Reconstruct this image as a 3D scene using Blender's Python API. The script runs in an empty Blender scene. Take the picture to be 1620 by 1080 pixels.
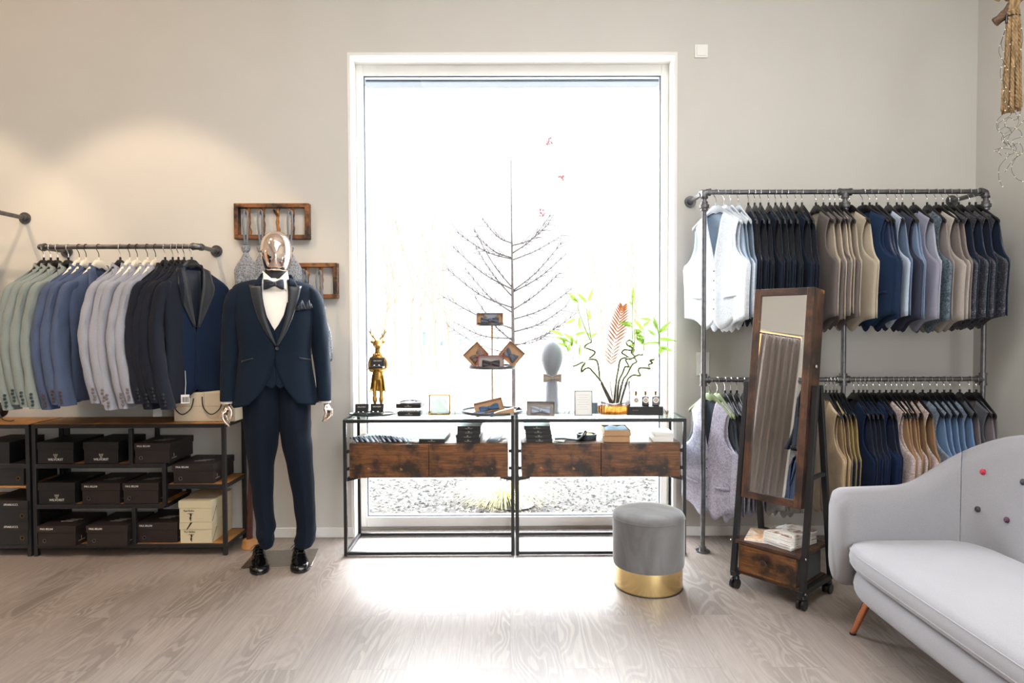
import bpy, bmesh, math, random
from mathutils import Vector as V, Matrix as Mx, noise
R = random.Random(7)
PI = math.pi
SC = bpy.context.scene
COL = SC.collection

# ---------------------------------------------------------------- camera
CAMZ, FPX, PITCH, YAW, ROLL = 1.34, 1020.0, -0.0259, 0.0041, -0.0034
_fw = V((math.sin(YAW) * math.cos(PITCH), math.cos(YAW) * math.cos(PITCH), math.sin(PITCH)))
_rt0 = V((math.cos(YAW), -math.sin(YAW), 0))
_up0 = _rt0.cross(_fw)
_rt = _rt0 * math.cos(ROLL) + _up0 * math.sin(ROLL)
_up = _up0 * math.cos(ROLL) - _rt0 * math.sin(ROLL)
cam_data = bpy.data.cameras.new('camera')
cam_data.sensor_width = 36.0
cam_data.lens = FPX / 1620 * 36.0
cam_data.clip_start = 0.05
cam = bpy.data.objects.new('camera', cam_data)
COL.objects.link(cam)
_m = Mx((( _rt.x, _up.x, -_fw.x, 0), (_rt.y, _up.y, -_fw.y, 0), (_rt.z, _up.z, -_fw.z, CAMZ), (0, 0, 0, 1)))
cam.matrix_world = _m
SC.camera = cam


def P(px, py, **k):
    """point of the place seen at a photo pixel, at a known x, y or z"""
    (a, val), = k.items()
    d = _fw + _rt * ((px - 810) / FPX) + _up * ((540 - py) / FPX)
    o = V((0, 0, CAMZ))
    i = 'xyz'.index(a)
    return o + d * ((val - o[i]) / d[i])


# ---------------------------------------------------------------- exposure, sky, daylight
vs = SC.view_settings
vs.view_transform = 'Standard'
vs.look = 'None'
vs.gamma = 1.0
vs.exposure = 0.40
vs.use_curve_mapping = False
SKY = 38.0
world = bpy.data.worlds.new('sky')
SC.world = world
world.use_nodes = True
_t = world.node_tree
_bg = _t.nodes['Background']
# sky dim near the horizon, bright band added above to light room and floor
_tc = _t.nodes.new('ShaderNodeTexCoord')
_sx = _t.nodes.new('ShaderNodeSeparateXYZ')
_t.links.new(_tc.outputs['Generated'], _sx.inputs[0])
_cr = _t.nodes.new('ShaderNodeValToRGB')
_cr.color_ramp.interpolation = 'EASE'
_e = _cr.color_ramp.elements
_e[0].position, _e[0].color = 0.29, (0.033, 0.0338, 0.0346, 1)
_e[1].position, _e[1].color = 0.39, (0.94, 0.97, 1.0, 1)
_e.new(0.72).color = (0.21, 0.227, 0.252, 1)
_t.links.new(_sx.outputs['Z'], _cr.inputs['Fac'])
_t.links.new(_cr.outputs['Color'], _bg.inputs['Color'])
_bg.inputs['Strength'].default_value = SKY
SC.cycles.max_bounces = 10
SC.cycles.diffuse_bounces = 5
SC.cycles.glossy_bounces = 5
SC.cycles.transmission_bounces = 6
SC.cycles.transparent_max_bounces = 10
SC.cycles.caustics_reflective = False
SC.cycles.caustics_refractive = False
SC.cycles.sample_clamp_indirect = 6.0
SC.cycles.use_denoising = True


def area(name, loc, target, sx, sy, power, col, portal=False):
    d = bpy.data.lights.new(name, 'AREA')
    d.shape = 'RECTANGLE'
    d.size, d.size_y = sx, sy
    d.energy = power
    d.color = col
    o = bpy.data.objects.new(name, d)
    COL.objects.link(o)
    o.location = loc
    o.rotation_euler = (V(target) - V(loc)).to_track_quat('-Z', 'Y').to_euler()
    if portal:
        d.cycles.is_portal = True
    return o


def spot(name, loc, target, power, col, size=62, blend=0.35, rad=0.03):
    d = bpy.data.lights.new(name, 'SPOT')
    d.energy = power
    d.color = col
    d.spot_size = math.radians(size)
    d.spot_blend = blend
    d.shadow_soft_size = rad
    o = bpy.data.objects.new(name, d)
    COL.objects.link(o)
    o.location = loc
    o.rotation_euler = (V(target) - V(loc)).to_track_quat('-Z', 'Y').to_euler()
    return o


WARM = (1.0, 0.74, 0.50)
# sky through the big window
area('window_portal', (0.025, 4.30, 1.5), (0.025, 0, 1.5), 1.95, 2.85, 1, (1, 1, 1), portal=True)
# fill light added behind the camera, no such window seen
area('front_fill', (1.9, -2.35, 1.8), (0.3, 4, 1.0), 1.5, 2.4, 45, (0.97, 0.98, 1.0))
# overhead fill added for the room, no such panels seen
area('ceiling_fill', (0.4, 1.4, 3.84), (0.4, 1.4, 0), 2.6, 1.6, 75, (1.0, 0.985, 0.96))
# warm ceiling spots washing the left wall
spot('ceiling_spot', (-2.25, 2.55, 3.72), (-2.2, 3.75, 1.1), 85, WARM)
spot('ceiling_spot', (-3.55, 2.55, 3.72), (-3.5, 3.75, 1.1), 85, WARM)
spot('ceiling_spot', (-1.2, 2.2, 3.72), (-1.5, 3.7, 0.9), 30, WARM, 46)

spot('ceiling_spot', (-3.3, 1.6, 3.7), (-3.2, 4.0, 2.9), 45, (1.0, 0.66, 0.40), 120, .9, .1)  # wide warm wash added for the upper left wall, standing in for spot glow

# ---------------------------------------------------------------- mesh helpers
class MB:
    def __init__(s):
        s.v, s.f, s.mi, s.cur, s.M = [], [], [], 0, None

    def add(s, vs_, fs):
        o = len(s.v)
        if s.M is not None:
            vs_ = [s.M @ V(p) for p in vs_]
        s.v += [tuple(p) for p in vs_]
        s.f += [tuple(i + o for i in f) for f in fs]
        s.mi += [s.cur] * len(fs)
        return s

    def box(s, c, d):
        x, y, z = c
        a, b, h = d[0] / 2, d[1] / 2, d[2] / 2
        vs_ = [(x + i * a, y + j * b, z + k * h) for k in (-1, 1) for j in (-1, 1) for i in (-1, 1)]
        return s.add(vs_, [(0, 2, 3, 1), (4, 5, 7, 6), (0, 1, 5, 4), (2, 6, 7, 3), (0, 4, 6, 2), (1, 3, 7, 5)])

    def bb(s, x0, x1, y0, y1, z0, z1):
        return s.box(((x0 + x1) / 2, (y0 + y1) / 2, (z0 + z1) / 2), (x1 - x0, y1 - y0, z1 - z0))

    def loft(s, rings, cap=True, closed=True):
        n = len(rings[0])
        vs_ = [p for r in rings for p in r]
        fs = []
        for i in range(len(rings) - 1):
            for j in range(n if closed else n - 1):
                k = (j + 1) % n
                fs.append((i * n + j, i * n + k, (i + 1) * n + k, (i + 1) * n + j))
        if cap and closed:
            fs.append(tuple(range(n - 1, -1, -1)))
            fs.append(tuple((len(rings) - 1) * n + j for j in range(n)))
        return s.add(vs_, fs)

    def grid(s, fn, nu, nv):
        return s.loft([[fn(i / (nu - 1), j / (nv - 1)) for i in range(nu)] for j in range(nv)], False, False)

    def tube(s, pts, rad, n=8, cap=True, flat=1.0):
        pts = [V(p) for p in pts]
        m = len(pts)
        rad = rad if isinstance(rad, (list, tuple)) else [rad] * m
        t0 = (pts[1] - pts[0]).normalized()
        u = t0.orthogonal().normalized()
        rings = []
        for i, p in enumerate(pts):
            t = (pts[min(i + 1, m - 1)] - pts[max(i - 1, 0)])
            t = t.normalized() if t.length > 1e-9 else t0
            u = (u - t * u.dot(t))
            u = u.normalized() if u.length > 1e-6 else t.orthogonal().normalized()
            w = t.cross(u)
            rings.append([p + (u * math.cos(a) + w * math.sin(a) * flat) * rad[i] for a in [2 * PI * k / n for k in range(n)]])
        return s.loft(rings, cap)

    def cyl(s, p0, p1, r0, r1=None, n=16):
        return s.tube([p0, p1], [r0, r0 if r1 is None else r1], n)

    def lathe(s, prof, n=24, c=(0, 0, 0), sx=1.0, sy=1.0, cap=True):
        return s.loft([[(c[0] + r * sx * math.cos(2 * PI * k / n), c[1] + r * sy * math.sin(2 * PI * k / n), c[2] + z) for k in range(n)] for r, z in prof], cap)

    def ball(s, c, r, nu=12, nv=8):
        r = r if isinstance(r, (list, tuple)) else (r, r, r)
        rings = []
        for j in range(nv + 1):
            a = -PI / 2 + PI * (0.02 + 0.96 * j / nv)
            rings.append([(c[0] + r[0] * math.cos(a) * math.cos(2 * PI * k / nu), c[1] + r[1] * math.cos(a) * math.sin(2 * PI * k / nu), c[2] + r[2] * math.sin(a)) for k in range(nu)])
        return s.loft(rings)

    def prism(s, poly, t, f=None):
        """polygon in local x,z extruded in y by t, f maps points"""
        n = len(poly)
        a = [(x, -t / 2, z) for x, z in poly] + [(x, t / 2, z) for x, z in poly]
        if f:
            a = [f(p) for p in a]
        fs = [tuple(range(n)), tuple(range(2 * n - 1, n - 1, -1))] + [(i, i + n, (i + 1) % n + n, (i + 1) % n) for i in range(n)]
        return s.add(a, fs)

    def obj(s, name, mat, parent=None, smooth=35, bevel=0, seg=2, solid=0, sub=0, remesh=0, loc=None):
        me = bpy.data.meshes.new(name)
        me.from_pydata(s.v, [], s.f)
        mats = mat if isinstance(mat, (list, tuple)) else [mat]
        for m in mats:
            me.materials.append(m)
        if len(mats) > 1:
            me.polygons.foreach_set('material_index', s.mi)
        bm = bmesh.new()
        bm.from_mesh(me)
        bmesh.ops.recalc_face_normals(bm, faces=bm.faces)
        bm.to_mesh(me)
        bm.free()
        if smooth:
            me.polygons.foreach_set('use_smooth', [True] * len(me.polygons))
            if not remesh:
                me.set_sharp_from_angle(angle=math.radians(smooth))
        o = bpy.data.objects.new(name, me)
        COL.objects.link(o)
        if loc is not None:
            o.location = loc
        if parent is not None:
            o.parent = parent
        if solid:
            k = o.modifiers.new('solid', 'SOLIDIFY')
            k.thickness = solid
            k.offset = 0
        if remesh:
            k = o.modifiers.new('remesh', 'REMESH')
            k.mode = 'VOXEL'
            k.voxel_size = remesh
            k.use_smooth_shade = True
            k = o.modifiers.new('smooth', 'SMOOTH')
            k.iterations = 4
            k.factor = 0.5
        if bevel:
            k = o.modifiers.new('bevel', 'BEVEL')
            k.width = bevel
            k.segments = seg
            k.limit_method = 'ANGLE'
            k.angle_limit = math.radians(40)
        if sub:
            k = o.modifiers.new('sub', 'SUBSURF')
            k.levels = k.render_levels = sub
        return o


def tag(o, label=None, cat=None, group=None, kind=None):
    if label: o['label'] = label
    if cat: o['category'] = cat
    if group: o['group'] = group
    if kind: o['kind'] = kind
    return o


def thing(name, label, cat, loc=(0, 0, 0), rz=0, group=None):
    o = bpy.data.objects.new(name, None)
    o.empty_display_size = 0.05
    COL.objects.link(o)
    o.location = loc
    o.rotation_euler = (0, 0, rz)
    return tag(o, label, cat, group)


def struct(mb, name, mat, label=None, **k):
    o = mb.obj(name, mat, **k)
    return tag(o, label, None, None, 'structure')


def dup(root, loc, rz=None, label=None, group=None):
    r = root.copy()
    COL.objects.link(r)
    r.location = loc
    if rz is not None:
        r.rotation_euler = (0, 0, rz)
    if label: r['label'] = label
    if group: r['group'] = group
    for ch in list(root.children):
        c = ch.copy()
        COL.objects.link(c)
        c.parent = r
        for g in list(ch.children):
            d = g.copy()
            COL.objects.link(d)
            d.parent = c
    return r


def text(name, body, size, mat, parent, loc, rot=(PI / 2, 0, 0), align='CENTER', ext=0.0004, sx=1.0):
    cu = bpy.data.curves.new(name, 'FONT')
    cu.body = body
    cu.size = size
    cu.align_x = align
    cu.extrude = ext
    cu.resolution_u = 2
    tmp = bpy.data.objects.new('tmp', cu)
    COL.objects.link(tmp)
    dg = bpy.context.evaluated_depsgraph_get()
    me = bpy.data.meshes.new_from_object(tmp.evaluated_get(dg))
    bpy.data.objects.remove(tmp)
    o = bpy.data.objects.new(name, me)
    me.name = name
    me.materials.clear()
    me.materials.append(mat)
    COL.objects.link(o)
    o.location = loc
    o.rotation_euler = rot
    o.scale = (sx, 1, 1)
    o.parent = parent
    return o


def lerp(a, b, t):
    return a + (b - a) * t


def interp(tab, x):
    """piecewise linear (smooth-stepped) table lookup"""
    if x <= tab[0][0]:
        return tab[0][1]
    for (a, p), (b, q) in zip(tab, tab[1:]):
        if x <= b:
            t = (x - a) / (b - a)
            return p + (q - p) * t
    return tab[-1][1]


def sm(t):
    t = max(0.0, min(1.0, t))
    return t * t * (3 - 2 * t)


def spline(pts, n=6):
    """Catmull-Rom through points"""
    pts = [V(p) for p in pts]
    out = []
    for i in range(len(pts) - 1):
        p0, p1, p2, p3 = pts[max(i - 1, 0)], pts[i], pts[i + 1], pts[min(i + 2, len(pts) - 1)]
        for k in range(n):
            t = k / n
            out.append(0.5 * (2 * p1 + (p2 - p0) * t + (2 * p0 - 5 * p1 + 4 * p2 - p3) * t * t + (3 * p1 - p0 - 3 * p2 + p3) * t ** 3))
    out.append(pts[-1])
    return out


ORD = ['', 'second', 'third', 'fourth', 'fifth', 'sixth', 'seventh', 'eighth', 'ninth', 'tenth']


def nth(i, n, a='leftmost', b='rightmost', side='left'):
    if n == 1: return 'only'
    if i == 0: return a
    if i == n - 1: return b
    return ORD[i] + ' from ' + side


# ---------------------------------------------------------------- materials
def srgb(c):
    if isinstance(c, str):
        c = tuple(int(c[i:i + 2], 16) for i in (0, 2, 4))
    return tuple(((x / 255) / 12.92 if x / 255 <= 0.04045 else ((x / 255 + 0.055) / 1.055) ** 2.4) for x in c) + (1.0,)


class NT:
    def __init__(s, name):
        s.m = bpy.data.materials.new(name)
        s.m.use_nodes = True
        s.t = s.m.node_tree
        s.b = s.t.nodes['Principled BSDF']

    def n(s, typ, **k):
        nd = s.t.nodes.new(typ)
        for a, b in k.items():
            if a in nd.inputs: nd.inputs[a].default_value = b
            else: setattr(nd, a, b)
        return nd

    def l(s, a, b):
        s.t.links.new(a, b)

    def coord(s, scale=(1, 1, 1), kind='Object', rot=(0, 0, 0)):
        tc = s.n('ShaderNodeTexCoord')
        mp = s.n('ShaderNodeMapping')
        mp.inputs['Scale'].default_value = scale
        mp.inputs['Rotation'].default_value = rot
        s.l(tc.outputs[kind], mp.inputs['Vector'])
        return mp.outputs['Vector']

    def noise(s, vec, scale=5, detail=4, rough=0.5, dist=0.0):
        nd = s.n('ShaderNodeTexNoise')
        nd.inputs['Scale'].default_value = scale
        nd.inputs['Detail'].default_value = detail
        nd.inputs['Roughness'].default_value = rough
        nd.inputs['Distortion'].default_value = dist
        s.l(vec, nd.inputs['Vector'])
        return nd.outputs['Fac']

    def ramp(s, fac, stops):
        nd = s.n('ShaderNodeValToRGB')
        e = nd.color_ramp.elements
        while len(e) < len(stops): e.new(0.5)
        for i, (p, c) in enumerate(stops):
            e[i].position = p
            e[i].color = c if len(c) == 4 else (*c, 1)
        s.l(fac, nd.inputs['Fac'])
        return nd.outputs['Color']

    def mix(s, fac, a, b, typ='MIX'):
        nd = s.n('ShaderNodeMix', data_type='RGBA', blend_type=typ)
        for i, x in ((0, fac), (6, a), (7, b)):
            if hasattr(x, 'is_output'): s.l(x, nd.inputs[i])
            else: nd.inputs[i].default_value = x
        return nd.outputs[2]

    def bump(s, h, strength=0.2, dist=0.01):
        nd = s.n('ShaderNodeBump')
        nd.inputs['Strength'].default_value = strength
        nd.inputs['Distance'].default_value = dist
        s.l(h, nd.inputs['Height'])
        s.l(nd.outputs['Normal'], s.b.inputs['Normal'])

    def col(s, c):
        if hasattr(c, 'is_output'): s.l(c, s.b.inputs['Base Color'])
        else: s.b.inputs['Base Color'].default_value = c
        return s

    def set(s, **k):
        for a, b in k.items():
            s.b.inputs[a.replace('_', ' ')].default_value = b
        return s


def shade(c, f):
    return (c[0] * f, c[1] * f, c[2] * f, 1)


def plain(name, c, rough=0.5, metal=0.0, var=0.08, scale=8, bump=0.0, bscale=80, **k):
    t = NT(name)
    c = srgb(c)
    v = t.coord()
    f = t.noise(v, scale, 3)
    t.col(t.ramp(f, [(0.3, shade(c, 1 - var)), (0.7, shade(c, 1 + var))]))
    t.set(Roughness=rough, Metallic=metal, **k)
    if bump:
        t.bump(t.noise(v, bscale, 2), bump, 0.004)
    return t.m


def fabric(name, c, rough=0.85, sheen=0.04, var=0.1, weave=420, bump=0.25, spec=0.16):
    t = NT(name)
    c = srgb(c)
    v = t.coord()
    big = t.noise(v, 6, 3)
    fine = t.noise(v, weave, 1)
    a = t.ramp(big, [(0.3, shade(c, 1 - var)), (0.7, shade(c, 1 + var))])
    t.col(t.mix(0.35, a, t.ramp(fine, [(0.35, shade(c, 0.72)), (0.65, shade(c, 1.28))])))
    t.set(Roughness=rough)
    t.b.inputs['Specular IOR Level'].default_value = spec
    t.b.inputs['Sheen Weight'].default_value = sheen
    t.b.inputs['Sheen Roughness'].default_value = 0.5
    t.bump(fine, bump, 0.001)
    return t.m


def satin(name, c, rough=0.38, var=0.08, folds=0.25):
    t = NT(name)
    c = srgb(c)
    v = t.coord()
    f = t.noise(v, 9, 3)
    t.col(t.ramp(f, [(0.3, shade(c, 1 - var)), (0.7, shade(c, 1 + var))]))
    t.set(Roughness=rough)
    t.b.inputs['Specular IOR Level'].default_value = 0.45
    t.b.inputs['Sheen Weight'].default_value = 0.15
    t.bump(t.noise(t.coord((1, 1, 0.4)), 14, 2), folds, 0.02)
    return t.m


def brocade(name, c1, c2, scale=38, rough=0.55, thr=0.5):
    """woven floral jacquard: curling two-tone figure"""
    t = NT(name)
    a, b = srgb(c1), srgb(c2)
    v = t.coord()
    f = t.noise(v, scale, 2.5, 0.55, 2.2)
    g = t.noise(v, scale * 6, 1)
    m = t.ramp(f, [(thr - 0.05, (0, 0, 0, 1)), (thr + 0.04, (1, 1, 1, 1))])
    c = t.mix(m, a, b)
    t.col(t.mix(0.25, c, t.ramp(g, [(0.35, shade(a, 0.8)), (0.65, shade(b, 1.1))])))
    t.set(Roughness=rough)
    t.b.inputs['Sheen Weight'].default_value = 0.15
    t.bump(f, 0.12, 0.003)
    return t.m


def metal(name, c, rough=0.3, var=0.1, scale=20):
    return plain(name, c, rough, 1.0, var, scale)


def rustic(name, dark='2a1a10', mid='6a4224', light='9a6a38', axis='x', rough=0.45):
    t = NT(name)
    st = {'x': (0.7, 9, 9), 'y': (9, 0.7, 9), 'z': (9, 9, 0.7)}[axis]
    v = t.coord(st)
    g = t.noise(v, 6, 8, 0.65, 1.4)
    c = t.ramp(g, [(0.25, srgb(dark)), (0.5, srgb(mid)), (0.78, srgb(light))])
    v2 = t.coord()
    spots = t.noise(v2, 9, 4, 0.6)
    c = t.mix(t.ramp(spots, [(0.38, (1, 1, 1, 1)), (0.55, (0, 0, 0, 1))]), c, srgb('24170f'))
    k = t.noise(v2, 17, 2)
    c = t.mix(t.ramp(k, [(0.70, (0, 0, 0, 1)), (0.76, (0.7, 0.7, 0.7, 1))]), c, srgb('b07a35'))
    t.col(c)
    t.set(Roughness=rough)
    t.bump(g, 0.15, 0.003)
    return t.m


def glass(name, tint=(1, 1, 1, 1), refl=0.08, rough=0.0):
    """thin architectural glass: clear with a mirror-like sheen"""
    m = bpy.data.materials.new(name)
    m.use_nodes = True
    t = m.node_tree
    t.nodes.clear()
    o = t.nodes.new('ShaderNodeOutputMaterial')
    tr = t.nodes.new('ShaderNodeBsdfTransparent')
    tr.inputs['Color'].default_value = tint
    gl = t.nodes.new('ShaderNodeBsdfGlossy')
    gl.inputs['Roughness'].default_value = rough
    lw = t.nodes.new('ShaderNodeLayerWeight')
    lw.inputs['Blend'].default_value = 0.5
    fr = t.nodes.new('ShaderNodeMapRange')
    fr.inputs['From Min'].default_value = 0.3
    fr.inputs['To Min'].default_value = refl * 0.5
    fr.inputs['To Max'].default_value = refl * 6
    t.links.new(lw.outputs['Facing'], fr.inputs[0])
    mx = t.nodes.new('ShaderNodeMixShader')
    t.links.new(fr.outputs[0], mx.inputs[0])
    t.links.new(tr.outputs[0], mx.inputs[1])
    t.links.new(gl.outputs[0], mx.inputs[2])
    t.links.new(mx.outputs[0], o.inputs['Surface'])
    return m


M = {}
M['wall'] = plain('wall_paint', 'd0cec8', 0.92, 0, 0.015, 3, 0.05, 300)
M['white'] = plain('white_paint', 'eeeeec', 0.45, 0, 0.01)
M['whitewall'] = plain('reveal_paint', 'f0efec', 0.85, 0, 0.01)
M['ceil'] = plain('ceiling_paint', 'efece6', 0.95, 0, 0.01)
M['black'] = plain('black_powder_coat', '17171a', 0.45, 0, 0.1, 30)
M['blackplastic'] = plain('black_plastic', '131316', 0.3, 0, 0.1)
M['greyplastic'] = plain('grey_plastic', 'b9c2cb', 0.35, 0, 0.05)
M['pipe'] = plain('malleable_iron', '6e6e70', 0.38, 0.85, 0.25, 30, 0.1, 200)
M['chrome'] = metal('chrome_wire', 'd8d8da', 0.18, 0.02)
M['rose'] = metal('rose_chrome', 'f3dfd3', 0.05, 0.01)
M['gold'] = metal('brushed_gold', 'f2d69a', 0.22, 0.05)
M['goldfig'] = metal('antique_gold', 'b9914c', 0.33, 0.2, 25)
M['brass'] = metal('brass', '8f6c30', 0.5, 0.06)
M['copper'] = metal('copper_leg', 'cf8a68', 0.16, 0.05)
M['gasket'] = plain('gasket', '5a6470', 0.6)
M['rustic'] = rustic('rustic_board')
M['rusticz'] = rustic('rustic_frame', '24160e', '4c3020', '74502f', 'z', 0.5)
M['rusticx'] = rustic('rustic_rail', '24160e', '4c3020', '74502f', 'x', 0.5)
M['tieframe'] = rustic('walnut_frame', '5e3a22', '86552f', 'a87644', 'x', 0.55)
M['twig'] = rustic('twig_wood', '6a3d1c', 'a0672f', 'c69555', 'z', 0.6)
M['shelf'] = plain('oak_shelf', 'a8743a', 0.55, 0, 0.22, 14)
M['ink'] = plain('white_print', 'e8e4dc', 0.6)
M['inkgrey'] = plain('grey_print', '9c968e', 0.6)
M['inkblack'] = plain('black_print', '1c1b1c', 0.6)
M['paper'] = plain('paper', 'f2f1ee', 0.7, 0, 0.02)
def thin_paper(name, c, k):
    t = NT(name)
    t.col(srgb(c))
    t.set(Roughness=.7)
    tl = t.n('ShaderNodeBsdfTranslucent')
    tl.inputs['Color'].default_value = srgb(c)
    mx = t.n('ShaderNodeMixShader')
    mx.inputs[0].default_value = k
    t.l(t.b.outputs[0], mx.inputs[1])
    t.l(tl.outputs[0], mx.inputs[2])
    t.l(mx.outputs[0], t.t.nodes['Material Output'].inputs['Surface'])
    return t.m


M['thinpaper'] = thin_paper('thin_paper', 'f4f3f0', .5)
M['thinsilk'] = thin_paper('thin_pale_silk', 'd5ddd8', .5)
M['kraft'] = plain('kraft_card', 'b89470', 0.8, 0, 0.06, 40)
M['hole'] = plain('dark_hole', '020202', 0.9)
M['glass'] = glass('clear_glass')
M['pane'] = glass('window_glass', (1, 1, 1, 1), 0.008)
M['lidglass'] = glass('clear_lid', (1, 1, 1, 1), 0.02)
M['tableglass'] = glass('table_glass', (0.88, 0.96, 0.93, 1))
# ---------------------------------------------------------------- room
WY = 4.058           # inner face of the window wall
XR, XL, YF, ZC = 2.93, -4.25, -2.5, 3.9
WX0, WX1, WZ = -0.990, 1.041, 3.022
FY = 4.20            # face of the window frame


def floor_mat():
    t = NT('oak_vinyl_floor')
    tc = t.n('ShaderNodeTexCoord')
    mp = t.n('ShaderNodeMapping')
    mp.inputs['Rotation'].default_value = (0, 0, PI / 2)
    t.l(tc.outputs['Object'], mp.inputs['Vector'])
    br = t.n('ShaderNodeTexBrick')
    br.offset = 0.37
    br.inputs['Scale'].default_value = 1.0
    br.inputs['Mortar Size'].default_value = 0.0012
    br.inputs['Mortar Smooth'].default_value = 0.3
    br.inputs['Brick Width'].default_value = 1.24
    br.inputs['Row Height'].default_value = 0.205
    br.inputs['Color1'].default_value = (0, 0, 0, 1)
    br.inputs['Color2'].default_value = (1, 1, 1, 1)
    br.inputs['Mortar'].default_value = (0.5, 0.5, 0.5, 1)
    t.l(mp.outputs['Vector'], br.inputs['Vector'])
    # each plank gets its own shift of the grain
    sc = t.n('ShaderNodeVectorMath', operation='SCALE')
    sc.inputs['Scale'].default_value = 13.0
    t.l(br.outputs['Color'], sc.inputs[0])
    ad = t.n('ShaderNodeVectorMath', operation='ADD')
    t.l(mp.outputs['Vector'], ad.inputs[0])
    t.l(sc.outputs[0], ad.inputs[1])
    m2 = t.n('ShaderNodeMapping')
    m2.inputs['Scale'].default_value = (1.0, 4.2, 1)
    t.l(ad.outputs[0], m2.inputs['Vector'])
    # cathedral grain: contour lines of a stretched noise field
    nz = t.noise(m2.outputs['Vector'], 1.5, 2.0, 0.45, 0.5)
    mu = t.n('ShaderNodeMath', operation='MULTIPLY')
    mu.inputs[1].default_value = 21.0
    t.l(nz, mu.inputs[0])
    sn = t.n('ShaderNodeMath', operation='SINE')
    mu2 = t.n('ShaderNodeMath', operation='MULTIPLY')
    mu2.inputs[1].default_value = 2 * PI * 0.7
    t.l(mu.outputs[0], mu2.inputs[0])
    t.l(mu2.outputs[0], sn.inputs[0])
    m3 = t.n('ShaderNodeMapping')
    m3.inputs['Scale'].default_value = (2.2, 60, 1)
    t.l(ad.outputs[0], m3.inputs['Vector'])
    fine = t.noise(m3.outputs['Vector'], 2.0, 5, 0.6)
    base = t.ramp(fine, [(0.25, srgb('7f736b')), (0.75, srgb('9f948d'))])
    lines = t.ramp(sn.outputs[0], [(0.0, srgb('574b42')), (0.3, srgb('8b8078')), (1.0, srgb('988d86'))])
    msk = t.noise(m2.outputs['Vector'], 0.8, 2)
    mfac = t.ramp(msk, [(0.40, (0.05, 0.05, 0.05, 1)), (0.65, (0.5, 0.5, 0.5, 1))])
    c = t.mix(mfac, base, lines)
    tone = t.ramp(br.outputs['Color'], [(0, srgb('ece9e6')), (1, srgb('fffdf8'))])
    c = t.mix(1.0, c, tone, 'MULTIPLY')
    c = t.mix(br.outputs['Fac'], c, srgb('6f6258'))
    t.col(c)
    t.set(Roughness=0.5)
    t.b.inputs['Specular IOR Level'].default_value = 1.0
    t.b.inputs['Coat Weight'].default_value = 1.0
    t.b.inputs['Coat Roughness'].default_value = 0.56
    t.bump(fine, 0.05, 0.002)
    return t.m


M['floor'] = floor_mat()
struct(MB().bb(XL - .1, XR + .1, YF - .1, FY + .02, -0.06, 0), 'floor', M['floor'])
struct(MB().bb(XL - .1, XR + .1, YF - .1, FY + .2, ZC, ZC + .1), 'ceiling', M['ceil'])
wb = MB()
wb.bb(XL - .1, WX0, WY, WY + .36, 0, ZC)
wb.bb(WX1, XR + .1, WY, WY + .36, 0, ZC)
wb.bb(WX0, WX1, WY, WY + .36, WZ, ZC)
struct(wb, 'wall_back', M['wall'])
struct(MB().bb(XR, XR + .1, YF, WY, 0, ZC), 'wall_right', M['wall'])
# left wall with the opening of a changing room
OY0, OY1, OZ = 1.42, 2.35, 2.52
wl = MB()
wl.bb(XL - .1, XL, OY1, WY, 0, ZC)
wl.bb(XL - .1, XL, YF, OY0, 0, ZC)
wl.bb(XL - .1, XL, OY0, OY1, OZ, ZC)
struct(wl, 'wall_left', M['wall'])
# front wall behind the camera, its opening made up to let skylight in
wf = MB()
wf.bb(XL - .1, 1.1, YF - .1, YF, 0, ZC)
wf.bb(2.7, XR + .1, YF - .1, YF, 0, ZC)
wf.bb(1.1, 2.7, YF - .1, YF, 0, 0.5)
wf.bb(1.1, 2.7, YF - .1, YF, 3.1, ZC)
struct(wf, 'wall_front', M['wall'])

# baseboards
bb_ = MB()
bb_.bb(XL, WX0 + .002, WY - .014, WY, 0, 0.062)
struct(bb_, 'baseboard_left', M['white'], bevel=.003)
bb_ = MB()
bb_.bb(WX1 - .002, XR, WY - .014, WY, 0, 0.062)
struct(bb_, 'baseboard_right', M['white'], bevel=.003)
struct(MB().bb(XR - .014, XR, YF, WY - .014, 0, 0.062), 'baseboard_side', M['white'], bevel=.003)

# plastered white reveal of the window
rv = MB()
rv.bb(WX0, WX0 + .006, WY - .001, WY + .30, 0, WZ)
rv.bb(WX1 - .006, WX1, WY - .001, WY + .30, 0, WZ)
rv.bb(WX0, WX1, WY - .001, WY + .30, WZ - .006, WZ)
# thin bead that edges the opening
for (a, b, c, d) in ((WX0 - .012, WX0 + .006, 0.062, WZ + .012), (WX1 - .006, WX1 + .012, 0.062, WZ + .012), (WX0 + .006, WX1 - .006, WZ - .006, WZ + .012)):
    rv.bb(a, b, WY - .004, WY + .002, c, d)
struct(rv, 'trim_1', M['whitewall'])

# window: frame, gasket, pane, blind box
GX0, GX1 = P(576.5, 400, y=FY).x, P(1046, 400, y=FY).x
GZ0, GZ1 = P(810, 817, y=FY).z, P(810, 118, y=FY).z
fr = MB()
fr.bb(WX0 + .006, GX0, FY, FY + .08, 0.018, WZ - .006)
fr.bb(GX1, WX1 - .006, FY, FY + .08, 0.018, WZ - .006)
fr.bb(GX0, GX1, FY, FY + .08, GZ1, WZ - .006)
fr.bb(GX0, GX1, FY, FY + .08, 0.018, GZ0)
win = tag(fr.obj('window_1', M['white'], bevel=.004), None, None, None, 'structure')
g = MB()
e = .007
g.bb(GX0, GX0 + e, FY + .022, FY + .04, GZ0, GZ1)
g.bb(GX1 - e, GX1, FY + .022, FY + .04, GZ0, GZ1)
g.bb(GX0, GX1, FY + .022, FY + .04, GZ1 - e, GZ1)
g.bb(GX0, GX1, FY + .022, FY + .04, GZ0, GZ0 + e)
g.obj('window_gasket', M['gasket'], win)
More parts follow.
